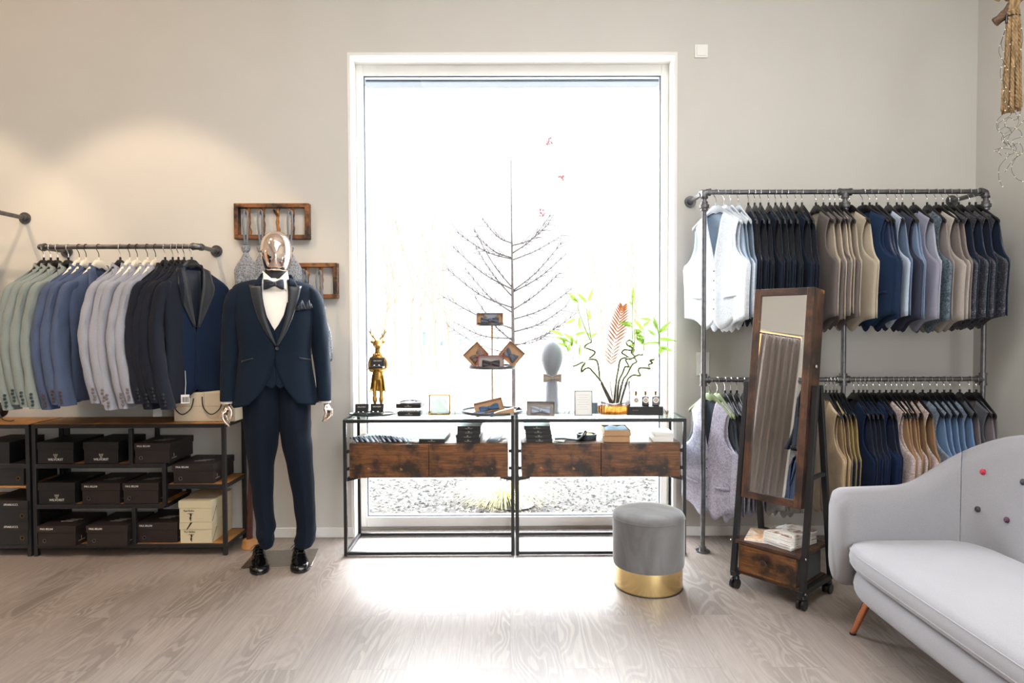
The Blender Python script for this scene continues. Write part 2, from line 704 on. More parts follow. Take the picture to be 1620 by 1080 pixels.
MB().bb(GX0, GX1, FY + .028, FY + .036, GZ0, GZ1).obj('window_pane', M['pane'], win)
M['blind'] = plain('blind_box', '3f4d5a', 0.6)
MB().bb(GX0 - .03, GX1 + .03, FY + .13, FY + .26, P(810, 129, y=FY + .13).z, 3.1).obj('blind_box', M['blind'], win, bevel=.006)
struct(MB().bb(WX0, WX1, FY - .01, FY + .3, -0.04, 0.018), 'trim_2', plain('sill_strip', '8d8880', 0.5))

# switch and socket beside the window
def plate(name, label, cat, x0, x1, z0, z1, n):
    t = thing(name, label, cat, ((x0 + x1) / 2, WY, (z0 + z1) / 2))
    w, h = x1 - x0, z1 - z0
    MB().bb(-w / 2, w / 2, -.009, 0, -h / 2, h / 2).obj('cover_plate', M['white'], t, bevel=.003)
    for i in range(n):
        zc = h * ((i + .5) / n - .5)
        s = min(w, h / n) * .36
        MB().bb(-s, s, -.013, -.008, zc - s, zc + s).obj('insert', M['white'], t, bevel=.002)


a, b = P(1098.5, 92, y=WY), P(1119.5, 71, y=WY)
plate('wall_switch', 'white square switch plate high on wall right of window', 'switch', a.x, b.x, a.z, b.z, 1)
a, b = P(1101, 594, y=WY), P(1122, 557, y=WY)
plate('wall_socket', 'white double socket plate behind the left post of right rack', 'socket', a.x, b.x, a.z, b.z, 2)

# ---------------------------------------------------------------- outdoors
GZ = -0.06
M['paving'] = plain('pale_paving', 'cfcac2', 0.9, 0, 0.06, 2)
M['gravelbed'] = plain('gravel_bed', '34322f', 0.95, 0, 0.25, 60, 0.5, 60)
struct(MB().bb(-40, 40, FY + .3, 60, GZ - .2, GZ - .02), 'ground', M['paving'])
struct(MB().bb(-2.6, 2.8, FY + .3, 5.85, GZ - .1, GZ), 'gravel_bed', M['gravelbed'])
pb = [MB(), MB(), MB()]
rr = random.Random(3)
for i in range(5200):
    x, y = rr.uniform(-1.45, 1.6), FY + .33 + (5.82 - FY - .33) * rr.random() ** 1.15
    s = rr.uniform(.010, .024)
    q = pb[i % 3]
    a = rr.uniform(0, PI)
    rx, ry, rz = s * rr.uniform(.7, 1.3), s * rr.uniform(.5, .9), s * rr.uniform(.35, .7)
    c, d = math.cos(a), math.sin(a)
    vs_ = [(0, 0, rz)] + [(rx * math.cos(k), ry * math.sin(k), rz * .1 * rr.uniform(-2, 3)) for k in (0, 1.25, 2.5, 3.8, 5)]
    q.add([(x + p[0] * c - p[1] * d, y + p[0] * d + p[1] * c, GZ + p[2]) for p in vs_], [(0, 1, 2), (0, 2, 3), (0, 3, 4), (0, 4, 5), (0, 5, 1)])
for q, c, nm in zip(pb, ('615d57', '35332f', '7a756d'), ('grey', 'dark', 'light')):
    o = q.obj('gravel_pebbles', plain(nm + '_pebble', c, 0.9), smooth=0)
    tag(o, nm + ' pebbles scattered over the gravel bed outside the window', 'gravel', None, 'stuff')
# ornamental grass tuft on the gravel
gt = MB()
cx, cy = P(795, 800, z=GZ).x, 5.05
for i in range(520):
    a, l = rr.uniform(0, 2 * PI), rr.uniform(.22, .46)
    r0 = .09 * math.sqrt(rr.random())
    x0, y0 = cx + r0 * math.cos(a), cy + r0 * math.sin(a)
    b = a + rr.uniform(-.5, .5)
    up = rr.uniform(.5, 1.0)
    w = rr.uniform(.0018, .0035)
    px_ = (-math.sin(b) * w, math.cos(b) * w)
    L, Rr = [], []
    for k in range(6):
        t = k / 5
        d = l * (t ** 1.3) * .95
        z = GZ + l * up * (1.5 * t - 1.25 * t * t)
        x, y = x0 + d * math.cos(b), y0 + d * math.sin(b)
        ww = 1 - t * .85
        L.append((x + px_[0] * ww, y + px_[1] * ww, max(z, GZ + .004)))
        Rr.append((x - px_[0] * ww, y - px_[1] * ww, max(z, GZ + .004)))
    gt.loft([L, Rr], False, False)
tag(gt.obj('ornamental_grass', plain('straw_grass', 'c2bd86', 0.8, 0, 0.25, 30)), 'arching tuft of pale yellow ornamental grass on the gravel outside', 'grass', None, 'stuff')

# far trees, fence and blue stand-ins in the glare
M['bark'] = plain('far_bark', '57493a', 0.9, 0, 0.1)
ti = 0
for px, Y, h in ((600, 19, 5.5), (622, 22, 6.2), (650, 18, 6.0), (668, 24, 6.5), (690, 20, 6.4), (712, 23, 5.6), (925, 21, 5.2), (960, 22, 5.8), (1000, 24, 6.5), (1025, 20, 5.4)):
    x = P(px, 520, y=Y).x
    tr = MB()
    q = random.Random(px)

    def limb(p, d, l, r, dep):
        pts = [V(p)]
        for k in range(4):
            d = (d + V((q.uniform(-.12, .12), q.uniform(-.1, .1), .04))).normalized()
            pts.append(pts[-1] + d * l / 4)
        tr.tube(pts, [r * (1 - .15 * k) for k in range(5)], 5)
        if dep:
            for k in range(3):
                dd = (d + V((q.uniform(-.6, .6), q.uniform(-.4, .4), q.uniform(0, .3)))).normalized()
                limb(pts[2 + k % 3], dd, l * .72, r * .5, dep - 1)

    limb((x, Y, GZ), V((q.uniform(-.1, .1), 0, 1)), h * .42, .045, 3)
    tag(tr.obj('bare_tree', M['bark']), 'faint bare winter tree, %s' % ('leftmost of those left of the twig tree' if px == 600 else '%s of those left of the twig tree' % (ORD[ti] + ' from left') if px < 720 else '%s of those right of the twig tree' % (nth(ti - 6, 4))), 'tree', 'bare trees beyond the paving')
    ti += 1
fe = MB()
for i in range(60):
    x = -9 + i * .34
    fe.bb(x, x + .05, 17.0, 17.04, GZ, .55)
fe.bb(-9, 11.4, 17.045, 17.07, .42, .49)
fe.bb(-9, 11.4, 17.045, 17.07, .12, .19)
tag(fe.obj('picket_fence', plain('pale_fence', 'd8d4cc', 0.8)), 'long pale fence seen faintly across the bright paving', 'fence')
M['farblue'] = plain('blue_prop_paint', '7d97b3', 0.8)  # small huts standing in for blurred blue windows and cars far off
for i, (px0, px1, py0, py1, lab) in enumerate(((620, 636, 520, 526, 'low flat pale blue shed beyond the fence, left of all the others'), (653, 668, 525, 538, 'pale blue shed beyond the fence, second from left'), (680, 696, 518, 535, 'tall pale blue shed beyond the fence, third from left'), (703, 726, 536, 546, 'wide low pale blue shed beyond the fence, fourth from left'), (736, 742, 534, 547, 'narrow pale blue shed beyond the fence, just left of the tiered stand'))):
    a, b = P(px0, py1, y=44), P(px1, py0, y=44)
    m = MB().bb(a.x, b.x, 44, 46, GZ - .02, b.z)
    m.prism([(a.x - .1, b.z), (b.x + .1, b.z), ((a.x + b.x) / 2, b.z + .2)], 2.2, lambda p: (p[0], 45 + p[1], p[2]))
    tag(m.obj('far_blue_prop', M['farblue'], smooth=0), lab, 'prop', 'blue props beyond the fence')

# artificial twig tree standing outside close to the pane
TX, TY = P(812, 640, y=4.95).x, 4.95
tb = P(812, 254, y=TY).z
M['twigdark'] = plain('dark_twig', '544f4e', 0.8, 0, 0.2, 40)
tt = thing('twig_tree', 'dark artificial twig tree with a straight slender stem outside the window', 'tree', (TX, TY, GZ))
H = tb - GZ
MB().tube([(0, 0, 0), (0.004, 0, H * .35), (-.003, 0, H * .62), (-.008, 0, H * .8), (-.01, 0, H)], [.017, .016, .011, .006, .003], 8).obj('stem', M['twigdark'], tt)
MB().lathe([(.16, 0), (.16, .015), (.03, .03)], 20).obj('stand_plate', M['black'], tt)
br_l = [(560, -1, 108, -46), (545, 1, 70, -30), (535, -1, 100, -28), (525, 1, 85, -42), (520, -1, 112, -52), (505, 1, 95, -50), (495, -1, 80, -75), (490, 1, 75, -60), (487, -1, 105, -62), (470, -1, 60, -80), (462, 1, 85, -62), (460, 1, 78, -78), (458, -1, 98, -70), (456, -1, 62, -92), (410, -1, 88, -40), (411, 1, 82, -45), (408, -1, 58, -34), (400, 1, 60, -62), (388, 1, 56, -32), (385, -1, 50, -42), (548, 1, 105, -55), (540, -1, 60, -70)]
for i, (py, sd, dx, dy) in enumerate(br_l):
    q = random.Random(i)
    a = P(812, py, y=TY)
    b = P(812 + sd * dx, py + dy, y=TY)
    p0 = V((0, 0, a.z - GZ))
    dyy = q.uniform(-.16, .16)
    p1 = V((b.x - TX, dyy, b.z - GZ))
    mid = (p0 + p1) / 2 + V((0, 0, -.02 - .03 * q.random()))
    pts = spline([p0, mid, p1], 6)
    m = MB().tube(pts, [.0060 * (1 - .65 * k / (len(pts) - 1)) for k in range(len(pts))], 6)
    for k in range(3, len(pts) - 1):
        for s2 in (1, -1):
            if q.random() < .8:
                d = (pts[k + 1] - pts[k]).normalized() + V((0, q.uniform(-.5, .5), s2 * q.uniform(.4, .8)))
                l = q.uniform(.03, .11)
                m.tube([pts[k], pts[k] + d.normalized() * l * .5 + V((0, 0, .004)), pts[k] + d.normalized() * l], [.0028, .0022, .0014], 5)
    m.obj('branch', M['twigdark'], tt)
# small pink blossom ornaments on the pane side of the tree
M['pink'] = plain('faded_blossom', 'd59aa5', 0.7)
for i, (px, py, w) in enumerate(((869, 222, 'topmost'), (887, 279, 'middle'), (858, 336, 'lowest and fullest'))):
    c = P(px, py, y=FY + .024)
    q = random.Random(px)
    m = MB()
    for k in range(9 if i != 1 else 6):
        m.ball((c.x + q.uniform(-.018, .018), FY + .0255, c.z + q.uniform(-.024, .024)), (q.uniform(.005, .009), .003, q.uniform(.005, .010)), 8, 5)
    tag(m.obj('blossom_sticker', M['pink']), 'faded pink blossom on the window pane, %s of three' % w, 'sticker', 'pink blossoms on the pane')
# ---------------------------------------------------------------- console tables
TY0, TY1, TW, TH = 3.713, 4.075, 0.99, 0.80
TZ = TH + .001


def console(x0, label):
    t = thing('console_table', label, 'table', (x0, TY0, 0), 0, 'glass topped console tables')
    D, r = TY1 - TY0, .019
    m = MB()
    for x in (.019, TW - .033):      # lugs that carry the drawer case
        for z in (.50, .60):
            m.bb(x, x + .014, .001, .017, z, z + .018)
    for x in (0, TW - r):
        for y in (0, D - r):
            m.bb(x, x + r, y, y + r, 0, TH - .006)
        for z in (.004, TH - .006 - r):
            m.bb(x, x + r, r, D - r, z, z + r)
    for y in (0, D - r):
        for z in (.004, TH - .006 - r):
            m.bb(r, TW - r, y, y + r, z, z + r)
    m.obj('frame', M['black'], t, bevel=.002)
    MB().bb(.002, TW - .002, .002, D - .002, TH - .006, TH).obj('glass_top', M['tableglass'], t, bevel=.001)
    b = MB()
    z0, z1 = .455, .655
    b.bb(.035, TW - .035, .012, D - .01, z1 - .015, z1)
    b.bb(.035, TW - .035, .012, D - .01, z0, z0 + .012)
    for x in (.035, TW / 2 - .006, TW - .047):
        b.bb(x, x + .012, .014, D - .01, z0 + .012, z1 - .015)
    b.bb(.035, TW - .035, D - .022, D - .01, z0 + .012, z1 - .015)
    b.obj('drawer_case', M['rustic'], t, bevel=.001)
    for x in (.037, TW / 2 + .0015):
        MB().bb(x, x + TW / 2 - .0385, -.002, .011, z0 + .002, z1 - .004).obj('drawer', M['rustic'], t, bevel=.0015)
    for s in (0, 1):
        x = .019 if s == 0 else TW - .019
        k = 1 if s == 0 else -1
        m = MB()
        m.add([(x, .02, z0 - .022), (x, .02, z0), (x + k * .065, .02, z0), (x + k * .065, .02, z0 - .008), (x, .05, z0 - .022), (x, .05, z0), (x + k * .065, .05, z0), (x + k * .065, .05, z0 - .008)],
              [(0, 1, 2, 3), (7, 6, 5, 4), (0, 4, 5, 1), (1, 5, 6, 2), (2, 6, 7, 3), (3, 7, 4, 0)])
        m.obj('support_bracket', M['black'], t)
    return t


console(-.964, 'black metal console table with rustic drawers, left one, under the gold deer')
console(.034, 'black metal console table with rustic drawers, right one, under the green plants')
SZ = .6555       # top of the drawer cases


def card_box(name, label, cat, c, w, d, h, rz=0, group=None, mats=None, printtxt=True, printz=0):
    """flat black presentation box; c is the front bottom centre"""
    t = thing(name, label, cat, c, rz, group)
    MB().bb(-w / 2, w / 2, 0, d, 0, h * .52).obj('tray', mats or M['boxblack'], t, bevel=.0008)
    MB().bb(-w / 2 - .001, w / 2 + .001, -.001, d + .001, h * .5, h).obj('lid', mats or M['boxblack'], t, bevel=.0008)
    if printtxt:
        text('lettering', 'WILVORST', .009, M['inkgrey'], t, (0, -.0016, h * .28))
        crest(t, (0, -.0016, h * .66), .008, M['inkgrey'])
    return t


def crest(parent, loc, s, mat):
    m = MB()
    for x in (-.5, 0, .5):
        m.prism([(x * s - .15 * s, .5 * s), (x * s * .7 - .1 * s, -.2 * s), (x * s * .7 + .1 * s, -.2 * s), (x * s + .2 * s, .5 * s)], .0006)
    m.prism([(-.4 * s, -.3 * s), (-.15 * s, -.7 * s), (.15 * s, -.7 * s), (.4 * s, -.3 * s)], .0006)
    m.obj('crest', mat, parent, loc=loc)


M['boxblack'] = plain('black_box_card', '1b1b1d', 0.5, 0, 0.1)
PXW = 274.0
# stacks of four presentation boxes on the drawers
def stack(px0, px1, ytop, lab, n, off):
    h = .0235
    for i in range(n):
        a, b = P(px0 + off[i], 690, y=TY0 + .01), P(px1 + off[i], 690, y=TY0 + .01)
        card_box('accessory_box', 'flat black box, %s in the stack on the %s' % (['lowest', 'second from bottom', 'third from bottom', 'topmost'][i], lab), 'box',
                 ((a.x + b.x) / 2, TY0 + .012 + .004 * i, SZ + i * (h + .0006)), b.x - a.x, .30, h, R.uniform(-.03, .03) - .02, 'black boxes stacked on the ' + lab)


stack(722, 759, 0, 'left console drawers', 4, (0, -1, 1, 1))
stack(831, 872, 0, 'right console drawers', 4, (2, 1, 0, -2))
# loose leaflets leaning out of the stacks
def leaflet(label, px, dx, y, z, w, d, rz, col, tilt=.0, cat='leaflet'):
    p = P(px, 690, y=y)
    t = thing('leaflet', label, cat, (p.x, y, z), rz)
    m = MB()
    m.grid(lambda u, v: (dx + (u - .5) * w, v * d, .002 + tilt * v + .003 * math.sin(u * 3)), 8, 6)
    m.obj('sheet', col, t, solid=.002)
    return t


M['leafgrey'] = plain('grey_leaflet', '6c7480', 0.4, 0, 0.15)
leaflet('grey glossy folder lying right of the black box stack on left console', 775, .01, TY0 + .03, SZ, .07, .24, -.25, M['leafgrey'], .03)
leaflet('pale folded leaflet lying right of the black box stack on right console', 884, .0, TY0 + .03, SZ, .06, .22, -.35, M['paper'], .03)
# single black box lying flat on the left console
a, b = P(663, 700, y=TY0 + .02), P(703, 700, y=TY0 + .02)
card_box('accessory_box', 'single flat black box lying on left console drawers beside striped ties', 'box', ((a.x + b.x) / 2, TY0 + .015, SZ), b.x - a.x, .27, .024, -.05)
# fanned striped ties
M['stripe'] = []
for nm, c1, c2 in (('navy', '1a2236', 'aeb9c8'), ('pale', 'd5dbe2', '5a6a80'), ('steel', '6f88a6', 'e2e8ee'), ('ink', '12141c', '8296b0')):
    t = NT('striped_silk_' + nm)
    w = t.n('ShaderNodeTexWave', wave_type='BANDS', bands_direction='DIAGONAL')
    w.inputs['Scale'].default_value = 22
    t.l(t.coord(), w.inputs['Vector'])
    t.col(t.ramp(w.outputs['Fac'], [(.55, srgb(c1)), (.62, srgb(c2))]))
    t.set(Roughness=.45)
    M['stripe'].append(t.m)
for i in range(10):
    px = 559 + i * 8.6
    p = P(px, 700, y=TY0 + .05)
    t = thing('silk_tie', 'folded striped silk tie, %s in the fan on left console drawers' % nth(i, 10), 'tie', (p.x, TY0 + .04, SZ + .003), -.55, 'striped ties fanned on the left console')
    lift = .022 + .012 * math.sin(i * .35)
    m = MB()
    m.grid(lambda u, v: ((u - .5) * .055 + .012 * v, v * .26, .001 + lift * (1 - u) * (.5 + .5 * math.cos((v - .3) * 2)) + .006 * math.sin(PI * u)), 9, 8)
    m.obj('tie_blade', M['stripe'][(i * 7 + i // 3) % 4], t, solid=.004)
    MB().grid(lambda u, v: ((u - .5) * .03 + .008, .02 + v * .2, -.0005 + lift * (1 - u) * .6), 5, 4).obj('tie_tail', M['stripe'][(i * 7 + 1) % 4], t, solid=.002)
M['palesilk'] = satin('pale_grey_silk', 'c3c4c4', 0.4)
leaflet('pale grey folded scarf lying between the ties and the single box', 651, 0, TY0 + .03, SZ, .075, .22, -.45, M['palesilk'], .01, 'scarf')

# dark open tray with belts and a round tin on the right console
p = P(905, 700, y=TY0 + .05)
t = thing('leather_strap', 'dark folded leather strap with raised loop on right console drawers', 'strap', (p.x, TY0 + .05, SZ))
pts = spline([(-.10, .03, .012), (-.05, .02, .016), (0, .01, .012), (.035, .01, .010), (.06, .012, .028), (.075, .014, .055), (.084, .016, .060), (.078, .03, .03), (.05, .05, .006), (-.02, .06, .006)], 6)
m = MB()
m.loft([[(q.x, q.y + s * .02, q.z) for s in (-1, 1)] for q in pts], False, False)
m.obj('strap_band', plain('dark_leather', '20242c', 0.3), t, solid=.005)
p = P(929, 694, y=TY0 + .1)
t = thing('round_tin', 'low round dark blue dish with tan lining on right console drawers', 'dish', (p.x, TY0 + .13, SZ))
MB().lathe([(.050, 0), (.058, .004), (.060, .032), (.054, .033), (.050, .010)], 28, cap=False).obj('dish_bowl', plain('slate_enamel', '343f4d', 0.35), t, solid=.002)
MB().lathe([(.001, .012), (.05, .012), (.035, .03), (.001, .038)], 20).obj('dish_lining', plain('tan_lining', 'c08a4c', 0.7), t)
# kraft boxes
M['greyblue'] = fabric('greyblue_cloth', '7f8da0')
a, b = P(955, 700, y=TY0 + .02), P(996, 700, y=TY0 + .02)
w = b.x - a.x
for i in range(2):
    t = thing('kraft_box', ['lower brown kraft box of the two stacked on right console drawers', 'upper open kraft box holding grey blue cloth on right console drawers'][i], 'box', ((a.x + b.x) / 2 + .008 * i, TY0 + .022 + i * .01, SZ + i * .034), .0 - .0 * i + (-.12 if i == 0 else -.04), 'kraft boxes stacked on the right console')
    m = MB()
    W, D, Hh = w, .22, .033
    m.bb(-W / 2, W / 2, 0, D, 0, .003)
    for s in (-1, 1):
        m.bb(s * W / 2 - .0015, s * W / 2 + .0015, 0, D, .003, Hh)
    m.bb(-W / 2, W / 2, 0, .003, .003, Hh)
    m.bb(-W / 2, W / 2, D - .003, D, .003, Hh)
    if i == 0: m.bb(-W / 2, W / 2, 0, D, Hh - .002, Hh)
    m.obj('carton', M['kraft'], t)
    if i == 1:
        MB().grid(lambda u, v: ((u - .5) * (W - .01), .008 + v * (D - .016), .024 + .012 * noise.noise(V((u * 4, v * 4, 1)))), 14, 14).obj('folded_cloth', M['greyblue'], t, solid=.004)
# stack of white envelopes
for i in range(6):
    a, b = P(1035, 690, y=TY0 + .02), P(1066, 690, y=TY0 + .02)
    m = MB().bb(-(b.x - a.x) / 2, (b.x - a.x) / 2, 0, .17, 0, .0085)
    o = m.obj('envelope_pack', M['paper'], smooth=0, bevel=.001)
    o.location = ((a.x + b.x) / 2 + R.uniform(-.003, .003), TY0 + .02 + R.uniform(0, .005), SZ + i * .009)
    o.rotation_euler.z = -.03 + R.uniform(-.03, .03)
    tag(o, 'white envelope pack, %s in the pile at right end of right console' % nth(i, 6, 'lowest', 'topmost', 'bottom'), 'envelope', 'white envelope packs in one pile')

# ---------------------------------------------------------------- things on the glass tops
M['slate'] = plain('slate_tray', '3a3e42', 0.45, 0, 0.1)
M['ivory'] = plain('ivory_velvet', 'd8d3cb', 0.9)


def cufflink_box(label, loc, rz=0, w=.078, group=None):
    t = thing('cufflink_box', label, 'box', loc, rz, group)
    MB().bb(-w / 2, w / 2, 0, .055, 0, .012).obj('box_base', M['boxblack'], t, bevel=.0015)
    lid = MB()
    lid.M = Mx.Translation((0, .052, .010)) @ Mx.Rotation(math.radians(-12), 4, 'X')
    lid.bb(-w / 2, w / 2, 0, .009, 0, .052)
    lid.obj('box_lid', M['boxblack'], t, bevel=.0015)
    text('lettering', 'WILVORST', .0105, M['ink'], t, (0, .0555, .040), (PI / 2 - math.radians(12), 0, 0))
    for s in (-1, 1):
        MB().ball((s * .014, .018, .017), (.0065, .0065, .006), 10, 6).obj('cufflink', M['chrome'], t)
    return t


# slate oval tray with gold deer
c = P(585, 656, z=TZ)
TRX, TRY = -.825, 3.86
t = thing('slate_tray', 'dark oval slate tray under the gold deer and two cufflink boxes', 'tray', (TRX, TRY, TZ))
MB().lathe([(.0, 0), (.118, 0), (.135, .006), (.140, .014), (.133, .014), (.128, .008), (0, .006)], 40, sy=.62, cap=False).obj('tray_dish', M['slate'], t, loc=(0, 0, 0))
cz = TZ + .0075
cufflink_box('open black cufflink box on slate tray, left of the two at the deer\'s feet', (-.882, 3.79, cz), .03, .080)
cufflink_box('open black cufflink box on slate tray, right of the two at the deer\'s feet', (-.799, 3.802, cz), -.06, .080)

# gold deer figure in a tailcoat
DX, DY = -.80, 3.915
dz = cz
d = thing('deer_figurine', 'standing gold deer figurine in tailcoat holding a small tray', 'figurine', (DX, DY, dz))
k = 1.0
m = MB()
m.lathe([(.035, 0), (.037, .006), (.034, .012)], 20, sx=1.1)
for s in (-1, 1):
    m.tube(spline([(s * .018, 0, .008), (s * .019, .002, .06), (s * .020, 0, .11), (s * .019, -.002, .17), (s * .015, 0, .215)], 5), [lerp(.0078, .0150, min(1, i / 16)) + (.004 if 5 < i < 9 else 0) for i in range(21)], 10)
    m.ball((s * .020, -.012, .012), (.010, .020, .009), 10, 6)
m.lathe([(.026, .20), (.032, .225), (.030, .255), (.034, .29), (.038, .325), (.034, .345), (.018, .36), (.016, .375)], 20, sx=1.05, sy=.68)
# arms, the hands hold the tray in front
for s in (-1, 1):
    m.tube(spline([(s * .036, 0, .338), (s * .050, .004, .30), (s * .046, -.004, .262), (s * .028, -.035, .256), (s * .014, -.055, .262)], 5), [lerp(.0115, .0075, i / 20) for i in range(21)], 10)
m.obj('body', M['goldfig'], d, remesh=.0028)
# tailcoat skirt
m = MB()
m.grid(lambda u, v: ((.033 + .016 * v) * math.sin(lerp(-1.95, 1.95, u)), (.026 + .016 * v) * -math.cos(lerp(-1.95, 1.95, u) + PI), .235 - .108 * v - .004 * math.sin(u * 14)), 24, 8)
m.obj('tailcoat', M['goldfig'], d, solid=.004)
# head, muzzle, ears, antlers
m = MB()
m.tube(spline([(0, .002, .36), (.001, 0, .385), (.003, -.004, .41)], 4), [.017, .016, .016, .0165, .017, .018, .018, .018, .018], 12)
m.ball((.002, -.004, .418), (.031, .031, .029), 14, 10)
m.tube(spline([(.003, -.014, .418), (.009, -.034, .408), (.013, -.050, .398)], 4), [.025, .024, .022, .020, .018, .017, .0165, .016, .014], 12)
m.obj('head', M['goldfig'], d, remesh=.0028)
for s in (-1, 1):
    m = MB()
    m.loft([[(s * (.018 + .034 * v), .004 + .008 * math.cos(a) * math.sin(PI * min(.98, v + .12)), .428 + .004 * v + .011 * math.sin(a) * math.sin(PI * min(.98, v + .12))) for a in [2 * PI * q / 10 for q in range(10)]] for v in [i / 6 for i in range(7)]])
    m.obj('ear', M['goldfig'], d)
    m = MB()
    m.tube(spline([(s * .010, .004, .438), (s * .018, .006, .452), (s * .034, .008, .466), (s * .042, .008, .490), (s * .040, .004, .512)], 5), [lerp(.0056, .0028, i / 20) for i in range(21)], 7)
    m.tube(spline([(s * .026, .007, .459), (s * .028, .004, .474), (s * .027, 0, .482)], 4), [lerp(.0042, .0022, i / 8) for i in range(9)], 7)
    m.tube(spline([(s * .040, .008, .480), (s * .050, .008, .492), (s * .052, .006, .502)], 4), [lerp(.004, .002, i / 8) for i in range(9)], 7)
    m.obj('antler', M['goldfig'], d)
m = MB()
for kk in range(9):
    a = -1.2 + 2.4 * kk / 8
    m.ball((.026 * math.sin(a), -.022 * math.cos(a), .352 + .004 * (kk % 2)), (.006, .006, .007), 8, 6)
m.obj('ruffle', M['goldfig'], d)
MB().lathe([(0, 0), (.055, 0), (.060, .003), (.060, .006), (.054, .005), (0, .004)], 28, sy=.7, cap=False).obj('held_tray', M['goldfig'], d, loc=(.008, -.058, .268))
cufflink_box('open black cufflink box resting on the tray held by the gold deer', (DX + .006, DY - .088, dz + .274), .0, .080)

# two black boxes, the upper one on a clear block with folded cloth
a, b = P(629, 655, y=3.80), P(665, 655, y=3.80)
card_box('accessory_box', 'flat black box lying alone on glass top of left console', 'box', ((a.x + b.x) / 2, 3.80, TZ), b.x - a.x, .10, .026)
t = thing('acrylic_block', 'clear acrylic riser standing on the flat black box on left console', 'riser', ((a.x + b.x) / 2, 3.835, TZ + .0262))
MB().bb(-.06, .06, 0, .07, 0, .018).obj('riser_block', M['glass'], t, bevel=.001)
b2 = card_box('accessory_box', 'black box raised on clear riser with crumpled cloth on top', 'box', ((a.x + b.x) / 2 - .008, 3.825, TZ + .0448), .150, .10, .026, -.10)
t = thing('folded_cloth', 'crumpled dark grey cloth lying on the raised black box', 'cloth', ((a.x + b.x) / 2, 3.87, TZ + .0717), .1)
MB().grid(lambda u, v: ((u - .5) * .13, (v - .5) * .07, .007 + .010 * math.sin(PI * u) + .007 * noise.noise(V((u * 6, v * 5, 3)))), 22, 14).obj('cloth_sheet', fabric('charcoal_cloth', '4c4c50'), t, solid=.003)

# brass and glass box with a pale rosette
a, b = P(679, 655, y=3.86), P(711, 655, y=3.86)
W = b.x - a.x
t = thing('display_box', 'small brass edged glass box with white card inside on left console', 'box', ((a.x + b.x) / 2, 3.86, TZ))
m = MB()
H = .118
for x in (-W / 2, W / 2):
    for y in (0, .035):
        m.cyl((x, y, 0), (x, y, H), .0034, n=8)
    for z in (.0018, H):
        m.cyl((x, 0, z), (x, .035, z), .0034, n=8)
for y in (0, .035):
    for z in (.0018, H):
        m.cyl((-W / 2, y, z), (W / 2, y, z), .0034, n=8)
m.obj('brass_frame', M['brass'], t)
m = MB()
m.bb(-W / 2, W / 2, .034, .036, .002, H)
m.bb(-W / 2, W / 2, -.001, .001, .002, H)
m.obj('glass_panel', M['glass'], t, smooth=0)
m = MB()
m.grid(lambda u, v: ((u - .5) * W * .9 * (1 - .25 * v * v), .017 + .010 * math.sin(u * 7 + v * 4), .006 + v * H * .80 * (1 - .35 * abs(u - .45) ** 1.3)), 16, 10)
m.obj('pale_rosette', M['thinsilk'], t, solid=.002)
MB().bb(-.014, .012, .003, .005, .004, .016).obj('price_card', M['paper'], t)

# tiered stand
ZB = TZ
SXc, SYc = P(779, 640, y=3.89).x, 3.89
t = thing('tiered_stand', 'three tier stand with dark round trays on slim brass pole', 'stand', (SXc, SYc, ZB))
zt = [P(779, y, y=SYc).z - ZB for y in (651, 581, 514)]
rad = [.186, .150, .088]
for i in range(3):
    z, r = zt[i] - .004, rad[i]
    MB().lathe([(0, 0), (r * .97, 0), (r, .004), (r, .018), (r - .004, .018), (r - .006, .006), (0, .006)], 44, cap=False).obj('tray', plain('zinc_tray', '55595c', 0.4, 0.2, 0.12, 15), t, loc=(.0 + .012 * (0, .0, -.6)[i], 0, z))
MB().cyl((0, 0, zt[0]), (0, 0, zt[2]), .0052, n=12).obj('pole', M['brass'], t)
m = MB()
for a in (.5, 2.6, 4.7):
    m.cyl((.12 * math.cos(a), .12 * math.sin(a), 0), (.12 * math.cos(a), .12 * math.sin(a), zt[0] - .003), .009, n=10)
m.obj('foot', M['black'], t)
ztop = [ZB + z + .0025 for z in zt]
MB().bb(-.013, .013, -.0015, 0, -.008, .008).obj('price_sticker', M['paper'], t, loc=(.115, -.150, zt[0] + .005))


def bowtie_box(label, loc, rz, w, h, mats, tie, lean=.12, roll=0, edge=None, group='boxed bow ties on the tiered stand'):
    """flat gift box stood on edge, clear lid towards the viewer, bow tie inside"""
    t = thing('bow_tie_box', label, 'box', loc, 0, group)
    t.rotation_euler = (-lean, roll, rz)
    m = MB()
    dd = .026
    m.bb(-w / 2, w / 2, dd - .002, dd, 0, h)
    for s in (-1, 1):
        m.bb(s * w / 2 - .001, s * w / 2 + .001, 0, dd, 0, h)
    m.bb(-w / 2, w / 2, 0, dd, 0, .002)
    m.bb(-w / 2, w / 2, 0, dd, h - .002, h)
    m.obj('box_shell', edge or mats, t, smooth=0)
    MB().bb(-w / 2 + .002, w / 2 - .002, dd - .006, dd - .002, .002, h - .002).obj('backing_card', mats, t, smooth=0)
    b = MB()

    def bow(u, v):
        x = (u - .5) * 2
        s_ = .30 + .70 * abs(x) ** .6 - .12 * max(0, abs(x) - .85) * 4
        return (x * w * .34, .014 - .007 * math.sin(PI * abs(x)) + .003 * math.sin(v * 9 + x * 4), h * .40 + (v - .5) * h * .52 * s_)
    b.grid(bow, 25, 9)
    b.obj('bow_tie', tie, t, solid=.004)
    k2 = MB().bb(-.007, .007, .002, .016, h * .40 - .011, h * .40 + .011)
    k2.obj('knot', tie, t, bevel=.003)
    MB().bb(-w / 2 + .001, w / 2 - .001, .0, .0008, .001, h - .001).obj('clear_lid', M['lidglass'], t, smooth=0)
    return t


